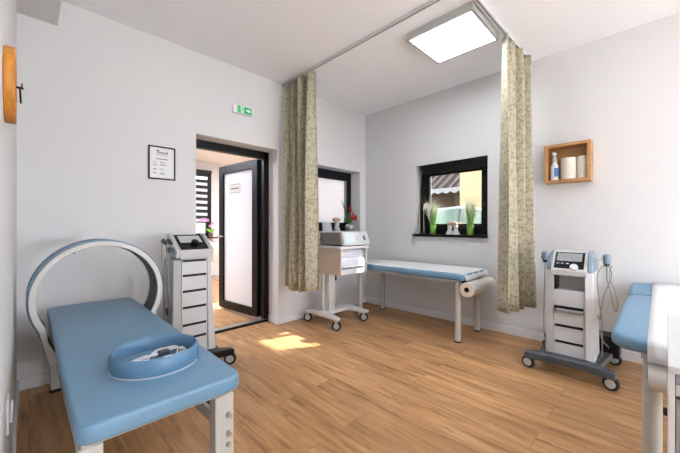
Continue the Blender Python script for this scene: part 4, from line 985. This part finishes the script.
# ------------------------------------------------------------------ furniture in the room beyond
St = thing('white_stool', (2.88, 7.12, 0), 'white tub chair on a metal star base in the room beyond', 'chair'); o = St.location
MB(o).lathe([(0.0, 0.42), (0.18, 0.42), (0.24, 0.5), (0.26, 0.68), (0.25, 0.86), (0.235, 0.86), (0.24, 0.68), (0.2, 0.52), (0.0, 0.5)], (o.x, o.y, 0), 28).build('shell', WHITEP, St)
MB(o).cyl((o.x, o.y, 0.06), (o.x, o.y, 0.43), 0.025).build('column', CHROME, St)
for i in range(5):
    a = i * 2 * PI / 5; g = MB(o); g.tube([(o.x, o.y, 0.09), (o.x + 0.16 * math.cos(a), o.y + 0.16 * math.sin(a), 0.07), (o.x + 0.28 * math.cos(a), o.y + 0.28 * math.sin(a), 0.012)], 0.014, 8, 3); g.build('leg', CHROME, St)
Or = thing('potted_orchid', (3.08, 7.48, 0.95), 'pink orchid in a pot on the dark sill in the room beyond', 'potted plant'); o = Or.location
MB(o).lathe([(0.0, 0), (0.045, 0), (0.06, 0.1), (0.055, 0.1), (0.05, 0.08)], o, 20).build('pot', mat('brown_pot', '#7C5A4A', 0.6), Or)
g = MB(o)
for a in (0.2, 1.4, 2.6, 3.8, 5.0): leafblade(g, (o.x, o.y, 1.05), (o.x + 0.12 * math.cos(a), o.y + 0.05 * math.sin(a), 1.14), 0.025)
g.build('leaves', mat('orchid_leaf', '#7DB93E', 0.5), Or)
g = MB(o); g.tube([(o.x, o.y, 1.05), (o.x - 0.02, o.y, 1.25), (o.x - 0.1, o.y, 1.37), (o.x - 0.22, o.y, 1.36)], 0.004, 6, 4); g.build('stem', LEAF, Or)
for i, (dx, dz) in enumerate(((-0.02, 0.26), (-0.08, 0.40), (-0.13, 0.42), (-0.19, 0.42), (-0.24, 0.38), (0.03, 0.33))):
    g = MB(o)
    for j in range(5):
        a = j * 2 * PI / 5; g.blob((o.x + dx + 0.02 * math.cos(a), o.y - 0.02, 0.95 + dz + 0.02 * math.sin(a)), 0.018, 0.008, 0.018, 7, 5)
    g.build('flower', PINK, Or)

# ------------------------------------------------------------------ light
wd_ = bpy.data.worlds.new('World'); S.world = wd_; wd_.use_nodes = True
nt = wd_.node_tree; bg = nt.nodes['Background']
sky = nt.nodes.new('ShaderNodeTexSky'); sky.sky_type = 'NISHITA'; sky.sun_disc = False
sky.sun_elevation = math.radians(40); sky.sun_rotation = math.radians(115); sky.air_density = 1.0; sky.dust_density = 1.5
mxw = nt.nodes.new('ShaderNodeMix'); mxw.data_type = 'RGBA'; mxw.inputs[0].default_value = 0.6; mxw.inputs[7].default_value = (6.0, 6.2, 6.6, 1)
nt.links.new(sky.outputs[0], mxw.inputs[6]); nt.links.new(mxw.outputs[2], bg.inputs[0])
bg.inputs[1].default_value = 0.35
sl = bpy.data.lights.new('sun', 'SUN'); sl.energy = 22; sl.angle = math.radians(0.5); sl.color = (1, 0.95, 0.88)
so = bpy.data.objects.new('sun', sl); COL.objects.link(so)
so.rotation_euler = Vector((-0.922, 0.387, -0.638)).to_track_quat('-Z', 'Y').to_euler()

# ------------------------------------------------------------------ camera
cam = bpy.data.cameras.new('camera'); cam.sensor_width = 36; cam.lens = 36 * 315 / 680; cam.clip_start = 0.02
co = bpy.data.objects.new('camera', cam); COL.objects.link(co)
co.location = (0, 0, 1.2); co.rotation_euler = (PI / 2, 0, math.radians(-44.7))
S.camera = co
S.view_settings.view_transform = 'Standard'; S.view_settings.look = 'None'; S.view_settings.gamma = 1
S.view_settings.use_curve_mapping = False
S.view_settings.exposure = 0.2
